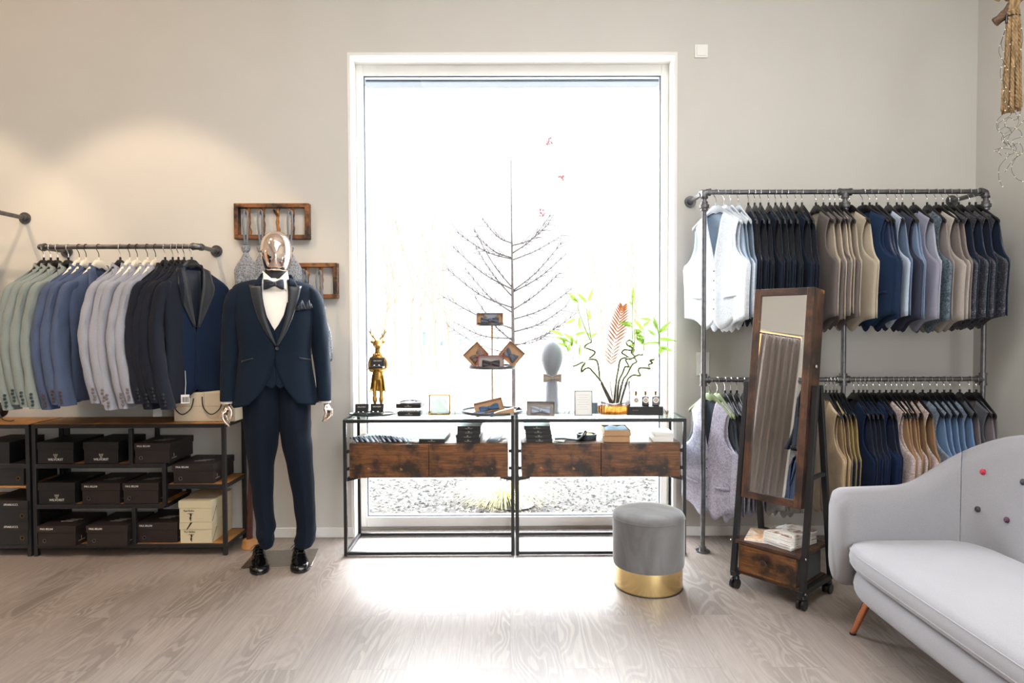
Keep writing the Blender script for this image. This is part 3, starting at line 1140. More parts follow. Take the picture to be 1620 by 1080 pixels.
M['slatesilk'] = satin('slate_silk', '5b6374', 0.5)
M['brownsilk'] = satin('brown_grey_silk', '7a6b62', 0.5)
M['darksilk'] = satin('charcoal_silk', '3f3d42', 0.5)
M['bluecloth'] = fabric('denim_blue', '4f6a8c')
M['redcard'] = plain('red_card', 'c0393f', 0.6)
M['greycard'] = plain('grey_card', 'b9b2ac', 0.8)
bt = bowtie_box('kraft box with slate blue bow tie and pointed collar on the top tier', (SXc - .012, SYc - .062, ztop[2]), 0, .155, .070, M['kraft'], M['slatesilk'])
MB().prism([(-.045, 0), (.048, 0), (.004, -.045)], .002).obj('collar_card', plain('grey_collar', '8f94a2', .7), bt, loc=(.002, .010, .067))
bowtie_box('white edged box with dark charcoal bow tie at front of middle tier', (SXc - .004, SYc - .128, ztop[1]), 0, .150, .078, M['greycard'], M['darksilk'], edge=M['redcard'])
b1 = bowtie_box('kraft box tipped on its corner holding a brown bow tie, left on middle tier', (SXc - .062, SYc - .065, ztop[1] + .041), 0, .118, .105, M['kraft'], M['brownsilk'], .2, -.76)
b1 = bowtie_box('kraft box tipped on its corner holding a grey bow tie, right on middle tier', (SXc + .082, SYc - .065, ztop[1] + .040), 0, .118, .110, M['kraft'], M['slatesilk'], .06, .72)
b1 = bowtie_box('kraft box with folded denim blue tie lying tilted on the lowest tier', (SXc - .01, SYc - .10, ztop[0] + .012), .1, .17, .085, M['kraft'], M['bluecloth'], .75, -.22)
t = thing('wedge_card', 'plain kraft card wedge lying on right edge of the lowest tier', 'card', (SXc + .075, SYc - .150, ztop[0] + .011), .08)
MB().prism([(-.062, 0), (.055, 0), (.052, .030), (-.03, .012)], .05).obj('card_fold', M['kraft'], t, smooth=0)
t = thing('blue_cloth', 'small blue patterned cloth lying flat on the lowest tier', 'cloth', (SXc - .03, SYc - .09, ztop[0] + .003))
MB().grid(lambda u, v: ((u - .5) * .16, (v - .5) * .07, .003 + .003 * math.sin(u * 17 + v * 5)), 20, 6).obj('cloth_sheet', M['bluecloth'], t, solid=.003)
t = thing('black_clip', 'small black clip on the right rim of the lowest tier', 'clip', (SXc + .150, SYc - .05, ztop[0] + .011))
MB().prism([(-.015, 0), (.022, .004), (.014, .022), (.006, .022)], .014).obj('clip_body', M['black'], t)
# corkscrew twig with tiny berries standing on the lowest tier
t = thing('corkscrew_twig', 'thin twisted brown twig rising from left of the lowest tier', 'twig', (SXc - .155, SYc - .02, ztop[0]))
tz_ = [P(x, y, y=SYc - .02) for x, y in ((732, 645), (729, 634), (737, 628), (740, 620), (737, 613), (744, 606), (747, 596), (750, 588))]
t.location.x = tz_[0].x
MB().tube(spline([(p.x - tz_[0].x, .004 * math.sin(i * 2), max(0.002, p.z - ztop[0])) for i, p in enumerate(tz_)], 5), [lerp(.0028, .001, i / 35) for i in range(36)], 7).obj('twig_stem', plain('red_brown_twig', '6a4a40', 0.7), t)
m = MB()
q = random.Random(5)
for kk in range(3):
    x0, z0 = tz_[5].x - tz_[0].x, tz_[5].z - ztop[0]
    m.tube(spline([(x0, 0, z0), (x0 + q.uniform(-.02, .03), .004, z0 + .03), (x0 + q.uniform(-.03, .03), 0, z0 + .07)], 4), .0009, 5)
m.obj('twiglet', plain('red_brown_twiglet', '8a6a60', 0.7), t)
# hanging berry strands under the middle tier
for i, (px, n) in enumerate(((788, 15), (800, 10))):
    t = thing('berry_strand', 'fine strand of tiny dark berries hanging under the middle tier, %s one' % ('left' if i == 0 else 'right'), 'strand', (P(px, 600, y=SYc + .02).x, SYc + .02, ztop[1] - .007))
    pts = spline([(0, 0, 0), (-.006, .003, -.04), (.004, 0, -.08), (-.008, 0, -.12 - .03 * i)], 5)
    MB().tube(pts, .0006, 5).obj('strand_wire', M['twigdark'], t)
    m = MB()
    q = random.Random(i)
    for kk in range(n):
        p = pts[q.randrange(3, len(pts))]
        m.ball((p.x + q.uniform(-.008, .008), p.y, p.z), .0022, 7, 5)
    tag(m.obj('berries', plain('dark_berry', '5a3a3c', .5), t), kind='stuff')

# grey display head wearing a bow tie
HX, HY = P(873, 620, y=3.92).x, 3.92
t = thing('head_form', 'grey felt covered display head without face on right console', 'mannequin head', (HX, HY, TZ))
hz = [(P(873, y, y=HY).z - TZ, w * HY / FPX / 2) for y, w in ((656, 24), (654, 23), (640, 22), (618, 21), (606, 19), (594, 17.5), (590, 19), (583, 26), (575, 32.5), (566, 36.5), (557, 36), (549, 31), (543, 23), (539.5, 13), (538, 4))]
hz = [(max(z, 0), r) for z, r in hz]
hz[0] = (0, hz[0][1]); 
MB().lathe([(r, z) for z, r in hz], 32, sy=1.12).obj('felt_head', fabric('grey_felt', '8d939c', .95, .5), t, sub=1)
t = thing('bow_tie', 'small beige bow tie fastened around the grey display head', 'bow tie', (HX, HY - .046, P(873, 598, y=HY - .06).z))
MB().grid(lambda u, v: ((u - .5) * .110, -.004 * math.sin(PI * abs(u - .5) * 2) + .002 * math.sin(v * 12), (v - .5) * .052 * (.32 + .68 * min(1, abs(u - .5) * 2.6))), 21, 7).obj('bow', fabric('beige_wool', '9a8f84'), t, solid=.006)
MB().bb(-.008, .008, -.008, .006, -.010, .010).obj('knot', fabric('beige_knot', '9a8f84'), t, bevel=.003)
MB().lathe([(.037, -.006), (.039, 0), (.037, .006)], 28, cap=False).obj('neck_band', fabric('beige_band', '9a8f84'), t, solid=.002, loc=(0, .046, 0))

# boxed pale bow tie leaning on the head
b = bowtie_box('grey box with pale silver blue bow tie leaning before the display head', (P(855, 655, y=3.80).x, 3.80, TZ + .001), -.06, .164, .086, plain('warm_grey_card', 'a39d98', .8), satin('ice_silk', 'aab3c6', .5), .22, .02, group=None)
# framed text card
a, b_ = P(909.5, 655, y=3.80), P(937, 655, y=3.80)
W = b_.x - a.x
t = thing('table_sign', 'small thin framed white text card standing on right console', 'sign', ((a.x + b_.x) / 2, 3.80, TZ))
t.rotation_euler = (-.12, 0, -.02)
H = .148
m = MB()
for x in (-W / 2, W / 2): m.bb(x - .0025, x + .0025, 0, .006, 0, H)
for z in (.0015, H): m.bb(-W / 2, W / 2, 0, .006, z - .0025, z + .0025)
m.obj('sign_frame', plain('grey_frame', '4a4a50', .5), t)
MB().bb(-W / 2, W / 2, .002, .005, .001, H).obj('card', thin_paper('sign_card', 'f2f1ee', .14), t, smooth=0)
m = MB()
for i in range(7):
    w2 = W * (.34, .26, .36, .3, .34, .22, .3)[i]
    m.bb(-w2, w2, .0012, .002, H * .82 - i * .014, H * .82 - i * .014 + .0016)
m.obj('text_lines', plain('pale_print', 'c5c5c8', .7), t, smooth=0)
MB().bb(-.012, .012, .006, .05, 0, .002).obj('foot', M['greycard'], t)
# blue grey pouch behind the vase
t = thing('gift_box', 'slate blue box standing half hidden behind left side of glass vase', 'box', (P(945, 655, y=3.93).x, 3.93, TZ))
MB().bb(-.03, .05, 0, .06, 0, .062).obj('carton', plain('slate_blue_card', '5f7482', .6), t, bevel=.001)

# ribbed glass vase with amber foot, lucky bamboo and copper palm leaf
VX, VY = P(971, 640, y=3.86).x, 3.86
vb = thing('glass_vase', 'wide ribbed clear glass vase with amber wavy base on right console', 'vase', (VX, VY, TZ))
vw = .094
vzt = P(971, 602, y=VY).z - TZ


def vr(a, z):
    e = 1 + .018 * math.cos(a * 36)
    n = 3.2
    c, s = abs(math.cos(a)), abs(math.sin(a))
    return vw * e / (c ** n + (s / .72) ** n) ** (1 / n)


def vring(z, k, amb=0):
    return [(vr(a, z) * k * math.cos(a), vr(a, z) * k * math.sin(a), z + amb * math.cos(2 * a) * .012) for a in [2 * PI * i / 72 for i in range(72)]]


amber = NT('amber_glass')
amber.set(Roughness=.08)
amber.b.inputs['Base Color'].default_value = srgb('d98a3a')
amber.b.inputs['Transmission Weight'].default_value = .55
amber.b.inputs['IOR'].default_value = 1.3
amber.col(amber.ramp(amber.noise(amber.coord(), 26, 4, .6, 1.5), [(.3, srgb('7a4418')), (.55, srgb('d0843a')), (.8, srgb('f0c080'))]))
MB().loft([vring(.004, .93), vring(.012, .99), vring(.03, 1.0), vring(.058, .995, .7), vring(.060, .6, .7)]).obj('amber_base', amber.m, vb)
M['ribglass'] = glass('ribbed_glass', (.70, .69, .69, 1), .2, .12)
MB().loft([vring(.056, 1.0), vring(.09, 1.0), vring(vzt * .8, .99), vring(vzt, 1.0)], False).obj('ribbed_wall', M['ribglass'], vb, solid=.004)

M['cane'] = plain('bamboo_cane', '5d6634', 0.45, 0, 0.2, 30)
leafm = NT('bamboo_leaf')
leafm.col(leafm.ramp(leafm.noise(leafm.coord(), 12, 3), [(.3, srgb('4f8530')), (.7, srgb('8fb552'))]))
leafm.set(Roughness=.45)
leafm.b.inputs['Subsurface Weight'].default_value = 0.0
_tl = leafm.n('ShaderNodeBsdfTranslucent')
_tl.inputs['Color'].default_value = srgb('96b850')
_mx = leafm.n('ShaderNodeMixShader')
_mx.inputs[0].default_value = .27
leafm.l(leafm.b.outputs[0], _mx.inputs[1])
leafm.l(_tl.outputs[0], _mx.inputs[2])
leafm.l(_mx.outputs[0], leafm.t.nodes['Material Output'].inputs['Surface'])


def leaf(m, p, d, l, w, bend=.25):
    p, d = V(p), V(d).normalized()
    side = d.cross(V((0, 1, .2))).normalized()
    nrm = side.cross(d)
    rings = []
    for i in range(8):
        t = i / 7
        ww = w * math.sin(PI * (.06 + .94 * t) ** .75) * (1 if t < .98 else .1)
        c = p + d * l * t - V((0, 0, 1)) * bend * l * t * t
        rings.append([c - side * ww + nrm * ww * .25, c, c + side * ww + nrm * ww * .25])
    m.loft(rings, False, False)


# each cane: vase mouth, then the spiral, then upright shoots, as photo points
canes = [
    ([(950, 602), (948, 590), (945, 572), (938, 568), (931, 568), (939, 561), (941, 556), (932, 552), (925, 549), (929, 544), (936, 541)], [((935, 541), (917, 497), (913, 470)), ((936, 541), (931, 510), (928, 487))], [((913, 476), (900, 462)), ((928, 478), (914, 462)), ((931, 476), (938, 456)), ((917, 520), (916, 500)), ((933, 506), (932, 488)), ((935, 532), (928, 525)), ((936, 532), (944, 526)), ((913, 478), (902, 467)), ((910, 505), (895, 510))], 0, 'second from left'),
    ([(951, 604), (945, 596), (938, 588), (932, 582), (926, 583), (920, 588), (921, 580), (925, 574), (921, 573), (913, 577), (907, 579)], [((907, 577), (900, 566), (896, 545)), ((907, 572), (905, 550), (907, 530)), ((915, 571), (916, 555), (917, 538))], [((897, 550), (890, 536)), ((898, 556), (903, 548)), ((896, 548), (882, 540)), ((905, 548), (904, 530)), ((912, 545), (912, 535)), ((917, 562), (918, 544)), ((897, 540), (880, 531)), ((890, 530), (870, 520)), ((886, 534), (902, 540)), ((910, 530), (925, 524)), ((893, 528), (912, 540)), ((907, 541), (896, 551))], -.03, 'leftmost'),
    ([(975, 602), (978, 585), (981, 570), (988, 566), (997, 568), (990, 562), (984, 558), (988, 553), (998, 554), (1000, 550), (993, 546), (991, 541), (996, 538), (1002, 543)], [((1002, 558), (1000, 520), (1001, 460)), ((1003, 556), (1004, 535), (1003, 520))], [((1001, 478), (1002, 452)), ((1000, 512), (980, 508)), ((1000, 517), (982, 509)), ((1004, 528), (1014, 524)), ((1003, 545), (993, 546)), ((1001, 482), (996, 476)), ((1005, 526), (1012, 520))], .02, 'third from left'),
    ([(979, 604), (985, 590), (989, 580), (995, 580), (991, 572), (990, 568), (999, 567), (1004, 564), (999, 558), (1000, 552)], [((1000, 560), (1008, 545), (1006, 520))], [((1006, 535), (1016, 538)), ((1007, 530), (1018, 532)), ((1005, 522), (1016, 524))], -.02, 'fourth from left'),
    ([(985, 603), (992, 592), (1000, 577), (1007, 572), (1004, 565), (1010, 561), (1017, 561)], [((1016, 562), (1019, 545), (1018, 520))], [((1018, 540), (1006, 520)), ((1018, 536), (1016, 544)), ((1017, 545), (1006, 530)), ((1018, 522), (1004, 504)), ((1018, 516), (1028, 506)), ((1019, 545), (1030, 540)), ((1019, 540), (1009, 528))], .03, 'second from right'),
    ([(992, 603), (997, 596), (1003, 593), (1013, 594), (1010, 587), (1012, 582), (1022, 582), (1028, 583), (1026, 577), (1032, 574), (1028, 570), (1034, 569)], [((1033, 570), (1042, 562), (1043, 535)), ((1030, 572), (1030, 555), (1029, 545)), ((1034, 568), (1042, 540), (1040, 515))], [((1043, 548), (1064, 553)), ((1042, 542), (1028, 541)), ((1040, 524), (1056, 519)), ((1041, 536), (1068, 536)), ((1042, 560), (1052, 549)), ((1041, 522), (1033, 506)), ((1041, 528), (1062, 505)), ((1030, 506), (1014, 502)), ((1036, 530), (1025, 520)), ((1042, 555), (1050, 548)), ((1040, 518), (1034, 500))], -.01, 'rightmost'),
]
BY = VY
for ci, (cp, shoots, leaves, dy, lab) in enumerate(canes):
    base = V((VX + (-.02 + .012 * ci), BY + dy * .4, TZ + .066))
    t = thing('lucky_bamboo', 'green spiral lucky bamboo stem, %s of six in the glass vase' % lab, 'plant', base, 0, 'lucky bamboo stems in the vase')
    pts = [V((0, 0, 0))]
    for i, (x, y) in enumerate(cp):
        p = P(x, y, y=BY + dy + .018 * math.sin(i * 1.7) * min(1, i / 3)) - base
        pts.append(p)
    MB().tube(spline(pts, 5), .0064, 9).obj('cane', M['cane'], t)
    m = MB()
    for s in shoots:
        m.tube(spline([P(x, y, y=BY + dy) - base for x, y in s], 5), [lerp(.0034, .0016, i / (5 * (len(s) - 1))) for i in range(5 * (len(s) - 1) + 1)], 7)
    m.obj('shoot', plain('green_shoot', '7fa33c', 0.5), t)
    q = random.Random(ci)
    for (x0, y0), (x1, y1) in leaves:
        a, b = P(x0, y0, y=BY + dy) - base, P(x1, y1, y=BY + dy + q.uniform(-.03, .03)) - base
        m = MB()
        leaf(m, a, b - a, (b - a).length * 1.15, .0075 + .05 * (b - a).length * .5, .12)
        m.obj('leaf', leafm.m, t)
t = thing('palm_leaf', 'single dried copper coloured palm leaf standing in the glass vase', 'leaf', (VX + .004, VY + .045, TZ + .066))
o0 = V(t.location)
sp = spline([V((0, 0, 0)), P(965, 602, y=VY + .045) - o0, P(968, 566, y=VY + .045) - o0, P(978, 520, y=VY + .045) - o0, P(985, 486, y=VY + .045) - o0], 8)
M['cpalm'] = plain('copper_palm', 'c47e48', .5, .1, .15, 20)
MB().tube(sp, [lerp(.0026, .0012, i / (len(sp) - 1)) for i in range(len(sp))], 6).obj('stem', M['cpalm'], t)
m = MB()
for i in range(30):
    f = i / 29
    k = int(lerp(14, len(sp) - 1, f))
    p = sp[k]
    tg = (sp[min(k + 1, len(sp) - 1)] - sp[k - 1]).normalized()
    for s in (-1, 1):
        l = .082 * math.sin(PI * (.14 + .76 * f)) ** .8 + .012
        d = (tg * .85 + V((s * .85 * (1 - .25 * f), -.15, 0))).normalized()
        leaf(m, p, d, l, .0052, .10)
tag(m.obj('fronds', M['cpalm'], t), kind='stuff')

# perfume box and bottles
a, b = P(996, 650, y=3.83), P(1047, 650, y=3.83)
W = b.x - a.x + .02
t = thing('perfume_case', 'long flat black perfume box under the small bottles at right', 'box', ((a.x + b.x) / 2 - .01, 3.80, TZ), -.05)
MB().bb(-W / 2, W / 2, 0, .13, 0, .052).obj('case_body', plain('matt_black', '1c1a1b', .5), t, bevel=.001)
text('lettering', 'BANDLIE', .0085, plain('copper_print', 'b5793c', .5), t, (-W / 2 + .05, -.0006, .028), align='CENTER')
m = MB()
m.tube(spline([(W / 2, .05, .025), (W / 2 + .012, .045, .032), (W / 2 + .022, .04, .02), (W / 2 + .026, .035, .006)], 4), .0014, 6)
m.obj('tie_cord', M['black'], t)
MB().bb(W / 2 + .021, W / 2 + .031, .033, .037, .001, .016).obj('tag', M['brass'], t, bevel=.001)
for i, (px, c, lab, gl_) in enumerate(((1006, 'f0efe8', 'clear perfume bottle with pale round label, leftmost of three on black case', 1), (1021, '2a2624', 'black labelled perfume bottle with white disc, middle of three on case', 0), (1037, '5a5d5e', 'grey labelled perfume bottle with white disc, rightmost of three on case', 0))):
    q = P(px, 640, y=3.85)
    t = thing('perfume_bottle', lab, 'bottle', (q.x, 3.85, TZ + .0525))
    MB().bb(-.021, .021, -.012, .012, 0, .055).obj('flask', M['glass'] if gl_ else plain('label_stock_%d' % i, c, .4), t, bevel=.004)
    MB().lathe([(.018, 0), (.018, .0012)], 24).obj('label_disc', M['paper'], t, loc=(0, -.012, .034)).rotation_euler = (PI / 2, 0, 0)
    MB().lathe([(.0055, 0), (.009, 0), (.009, .0012), (.0055, .0012)], 18, cap=False).obj('label_emblem', M['brass'], t, loc=(0, -.0136, .034)).rotation_euler = (PI / 2, 0, 0)
    MB().cyl((0, 0, .055), (0, 0, .064), .006).obj('neck', M['paper'], t)
    MB().cyl((0, 0, .064), (0, 0, .088), .008).obj('cap', M['brass'], t, bevel=.001)
q = P(950, 618, y=4.02)
t = thing('perfume_bottle', 'pale bottle with orange stopper behind the framed card', 'bottle', (q.x - .02, 4.0, TZ))
MB().lathe([(.024, 0), (.026, .01), (.026, .07), (.010, .09), (.008, .10)], 20).obj('flask', M['glass'], t)
MB().cyl((0, 0, .10), (0, 0, .125), .010).obj('cap', plain('orange_cap', 'd89a50', .4), t, bevel=.002)
# ---------------------------------------------------------------- pipe racks
def pipe_run(m, pts, r=.0135):
    m.tube(pts, r, 14)


def flange(m, c, axis, r=.036):
    c, ax = V(c), V(axis)
    m.cyl(c, c + ax * .008, r, n=24)
    m.cyl(c + ax * .008, c + ax * .03, .021, .019, 18)


def elbow(m, c, d1, d2, r=.019):
    c, d1, d2 = V(c), V(d1), V(d2)
    pts = [c + d1 * .032, c + d1 * .016, c + (d1 + d2) * .005, c + d2 * .016, c + d2 * .032]
    m.tube(pts, r, 14)
    for d in (d1, d2):
        m.cyl(c + d * .026, c + d * .036, r + .003, n=16)


def tee(m, c, dirs, r=.019):
    c = V(c)
    m.ball(c, r * 1.02, 14, 8)
    for d in dirs:
        d = V(d)
        m.cyl(c, c + d * .034, r, n=14)
        m.cyl(c + d * .026, c + d * .036, r + .003, n=16)


X_, Y_, Z_ = V((1, 0, 0)), V((0, 1, 0)), V((0, 0, 1))
# left wall rail
LY, LZ, LX0, LX1 = 3.822, 1.807, -2.765, -1.83
t = thing('clothes_rail', 'iron pipe rail on the left wall carrying the row of suit jackets', 'rail', (0, 0, 0))
m = MB()
pipe_run(m, [(LX0, LY, LZ), (LX1, LY, LZ)])
m.obj('hanging_bar', M['pipe'], t)
for x, s in ((LX0, 1), (LX1, -1)):
    m = MB()
    pipe_run(m, [(x, LY, LZ), (x, WY - .01, LZ)])
    elbow(m, (x, LY, LZ), X_ * s, Y_)
    m.obj('wall_arm', M['pipe'], t)
    m = MB()
    flange(m, (x, WY, LZ), -Y_)
    m.obj('wall_flange', M['pipe'], t)
# rail further left, cut by the frame edge
t = thing('clothes_rail', 'iron pipe rail at the far left edge mounted higher on the wall', 'rail', (0, 0, 0))
fx, fz = P(40, 345, y=WY).x, P(40, 345, y=WY).z
m = MB()
pipe_run(m, [(fx - 1.0, 3.80, fz), (fx, 3.80, fz)])
m.obj('hanging_bar', M['pipe'], t)
for x, s in ((fx - 1.0, 1), (fx, -1)):
    m = MB()
    pipe_run(m, [(x, 3.80, fz), (x, WY - .01, fz)])
    elbow(m, (x, 3.80, fz), X_ * s, Y_)
    m.obj('wall_arm', M['pipe'], t)
    m = MB()
    flange(m, (x, WY, fz), -Y_)
    m.obj('wall_flange', M['pipe'], t)

# right double rack
RY, RZ, MZ = 3.765, 2.106, 1.013
RXs = (1.136, 1.957, 2.778)
t = thing('clothes_rack', 'floor standing iron pipe rack with two hanging rails right of the window', 'rack', (0, 0, 0))
for z, nm in ((RZ, 'upper_bar'), (MZ, 'lower_bar')):
    m = MB()
    pipe_run(m, [(RXs[0], RY, z), (RXs[2], RY, z)])
    m.obj(nm, M['pipe'], t)
for i, x in enumerate(RXs):
    m = MB()
    pipe_run(m, [(x, RY, .01), (x, RY, RZ)])
    # union nuts
    m.lathe([(.014, -.034), (.022, -.032), (.022, -.02), (.029, -.016), (.029, .002), (.021, .006), (.021, .02), (.014, .022)], 12, (x, RY, RZ - .075))
    flange(m, (x, RY, 0), Z_, .042)
    if i == 0:
        elbow(m, (x, RY, RZ), X_, -Z_)
        tee(m, (x, RY, MZ), (X_, Z_, -Z_))
    elif i == 2:
        elbow(m, (x, RY, RZ), -X_, -Z_)
        tee(m, (x, RY, MZ), (-X_, Z_, -Z_))
    else:
        tee(m, (x, RY, RZ), (X_, -X_, -Z_))
        tee(m, (x, RY, MZ), (X_, -X_, Z_, -Z_))
    m.obj('post', M['pipe'], t)
    if i != 1:
        m = MB()
        pipe_run(m, [(x, RY, RZ), (x, WY - .01, RZ)])
        elbow(m, (x, RY, RZ), Y_, -Z_)
        m.obj('wall_arm', M['pipe'], t)
        m = MB()
        flange(m, (x, WY, RZ), -Y_)
        m.obj('wall_flange', M['pipe'], t)

# ---------------------------------------------------------------- hangers
def hanger_meshes(w, slope, body_mat, hook_mat, th=.007, flare=.016, drop=.03, hub=.05):
    """origin at the neck where the hook enters the body; hook goes up around a 27 mm pipe"""
    root = bpy.data.objects.new('clothes_hanger', None)
    COL.objects.link(root)
    rings = []
    n = 29
    for i in range(n):
        x = lerp(-w, w, i / (n - 1))
        a = abs(x) / w
        top = -.004 - hub * .15 * a - slope * max(0, abs(x) - .022) ** 1.0
        hgt = lerp(hub, .018, min(1, (abs(x) / .075))) + .006 * a
        ty = lerp(th, flare, sm((a - .45) / .55)) * (1 if a < .97 else .6)
        rings.append([(x, ty * math.cos(q) , top - hgt / 2 + hgt / 2 * math.sin(q)) for q in [2 * PI * k / 10 for k in range(10)]])
    MB().loft(rings).obj('hanger_body', body_mat, root)
    m = MB()
    m.cyl((0, 0, -.01), (0, 0, .010), .006, n=10)
    pts = [(0, 0, .006), (0, 0, .028), (-.006, 0, .042), (-.0165, 0, .056)]
    cz, rr_ = .062 + .0075, .0172
    for k in range(10):
        a = PI * 1.08 - (PI * 1.25) * k / 9
        pts.append((rr_ * math.cos(a), 0, cz + rr_ * math.sin(a)))
    MB().tube(spline(pts, 3), .0021, 7).obj('hook', hook_mat, root)
    m.obj('collar_nut', body_mat, root)
    return root


HOOKH = .0695 + .0172 - .0021 - .0135     # bar centre above the neck when the hook rests on the pipe
PROTO_H = {
    'black': hanger_meshes(.166, .72, M['blackplastic'], M['chrome'], .006, .009),
    'grey': hanger_meshes(.166, .72, M['greyplastic'], M['chrome'], .006, .009),
    'green': hanger_meshes(.166, .72, plain('green_grey_plastic', '8f9f78', .4), M['chrome'], .006, .009),
    'jblack': hanger_meshes(.175, .95, M['blackplastic'], M['chrome'], .009, .013, hub=.055),
    'cream': hanger_meshes(.175, .95, plain('cream_plastic', 'e6dccb', .45), plain('bronze_hook', '4b4238', .35, .8), .009, .013, hub=.055),
}
USED = {k: False for k in PROTO_H}


def place_hanger(kind, loc, rz, label, group):
    r = PROTO_H[kind]
    if not USED[kind]:
        USED[kind] = True
        r.location = loc
        r.rotation_euler = (0, 0, rz)
        o = r
    else:
        o = dup(r, loc, rz)
    return tag(o, label, 'hanger', group)


# ---------------------------------------------------------------- waistcoats
def vest_mesh(seed, thick=.018):
    """returns (front panel MB, back panel MB); width along x, front at -y, neck of the hanger at the origin"""
    q = random.Random(seed)
    ph = q.uniform(0, 6)
    tw = .60

    def ztop(ax):
        return -.014 - tw * ax

    arm = [(0, .150), (.10, .134), (.25, .120), (.40, .124), (.50, .143), (.58, .176), (.64, .222), (.66, .236), (.85, .222), (1, .220)]
    armb = [(0, .155), (.10, .158), (.25, .163), (.40, .172), (.50, .186), (.58, .205), (.64, .229), (.66, .236), (.85, .222), (1, .220)]
    zt, zu, zh = -.106, -.350, -.66

    def xz(t, tab):
        # t 0..1 : 0..0.66 armhole, rest side seam
        x = interp(tab, t)
        z = lerp(zt, zu, min(1, t / .66)) if t < .66 else lerp(zu, zh, (t - .66) / .34)
        return x, z

    F = MB()
    for s in (-1, 1):
        def f(u, v, s=s):
            # v 0..1 from shoulder to hem, u 0 front edge .. 1 outer edge
            xo, zo = xz(v, arm)
            zi = lerp(-.040, -.70, v)
            vz = -.36
            if zi > vz:
                k = (zi + .040) / (vz + .040)
                xi = lerp(.060, -.008, k ** .95)
            else:
                xi = -.008 - .0 * v
            x = lerp(xi, xo, u)
            z = lerp(zi, zo, u)
            if v > .86:            # pointed hem
                hp = sm((v - .86) / .14)
                z += hp * (-.045 * math.exp(-((u - .30) / .2) ** 2) + .035 * (1 - min(1, u / .22)) ** 2)
            if v < .02: z = lerp(-.014 - tw * .060, zt, u)
            bul = thick * (1 - .55 * u ** 2.2) * sm(v * 4 + .5)
            y = -bul + .004 * math.sin(11 * x + ph + 3 * v) * v + .003 * math.sin(26 * x * s + 5 * v + ph)
            if u > .93 and v >= .66: y *= .35
            return (s * x, y - (.0012 if s > 0 else 0), z)
        F.grid(f, 12, 26)
    B = MB()

    def b(u, v):
        c = (u - .5) * 2
        xo, zo = xz(v, armb)
        ax = abs(c)
        zc = lerp(-.036, -.60, v)
        if v < .03:
            xn = .064
            x = xn + (ax) * (xo - xn) if ax > .0 else xn
        x = ax * xo
        z = lerp(zc, zo, ax ** 1.2)
        if v < .02: z = min(-.040, -.014 - tw * x)
        y = thick * .75 * (1 - .6 * ax ** 2) * sm(v * 4 + .5) + .004 * math.sin(14 * x * (1 if c > 0 else -1) + ph) * v
        if v < .64:
            y += .010 * math.sin(PI * min(1, v / .64)) * ax ** 3
        return ((1 if c > 0 else -1) * x, y, z)
    B.grid(b, 23, 24)
    return F, B


VM = []
for sd in range(4):
    F, B = vest_mesh(sd)
    fo = F.obj('tmpf', M['black'], smooth=60)
    bo = B.obj('tmpb', M['black'], smooth=60)
    VM.append((fo.data, bo.data))
    bpy.data.objects.remove(fo)
    bpy.data.objects.remove(bo)
VCACHE = {}


def vest_parts(sd, fm, bm_):
    k = (sd, fm.name, bm_.name)
    if k not in VCACHE:
        a, b = VM[sd][0].copy(), VM[sd][1].copy()
        a.name, b.name = 'front_panel', 'back_panel'
        a.materials.clear(); a.materials.append(fm)
        b.materials.clear(); b.materials.append(bm_)
        VCACHE[k] = (a, b)
    return VCACHE[k]


def make_vest(sd, fm, bm_, loc, rz, label, group, detail=False, btn=None, dz=1.0):
    r = thing('waistcoat', label, 'waistcoat', loc, rz, group)
    a, b = vest_parts(sd, fm, bm_)
    for nm, me in (('front_panel', a), ('back_panel', b)):
        o = bpy.data.objects.new(nm, me)
        COL.objects.link(o)
        o.parent = r
        k = o.modifiers.new('solid', 'SOLIDIFY')
        k.thickness = .0022
        k.offset = 0
    r.scale = (1, 1, dz)
    if detail:
        for i in range(5):
            MB().lathe([(.006, 0), (.006, .002), (.004, .003)], 12).obj('button', btn or fm, r, loc=(.004, -.0235, -.39 - .055 * i)).rotation_euler = (PI / 2, 0, 0)
        for s in (-1, 1):
            MB().grid(lambda u, v: (s * (.07 + .10 * u), -.026 + .007 * u, -.535 - .018 * v + .012 * u), 6, 2).obj('welt_pocket', fm, r, solid=.003)
    return r


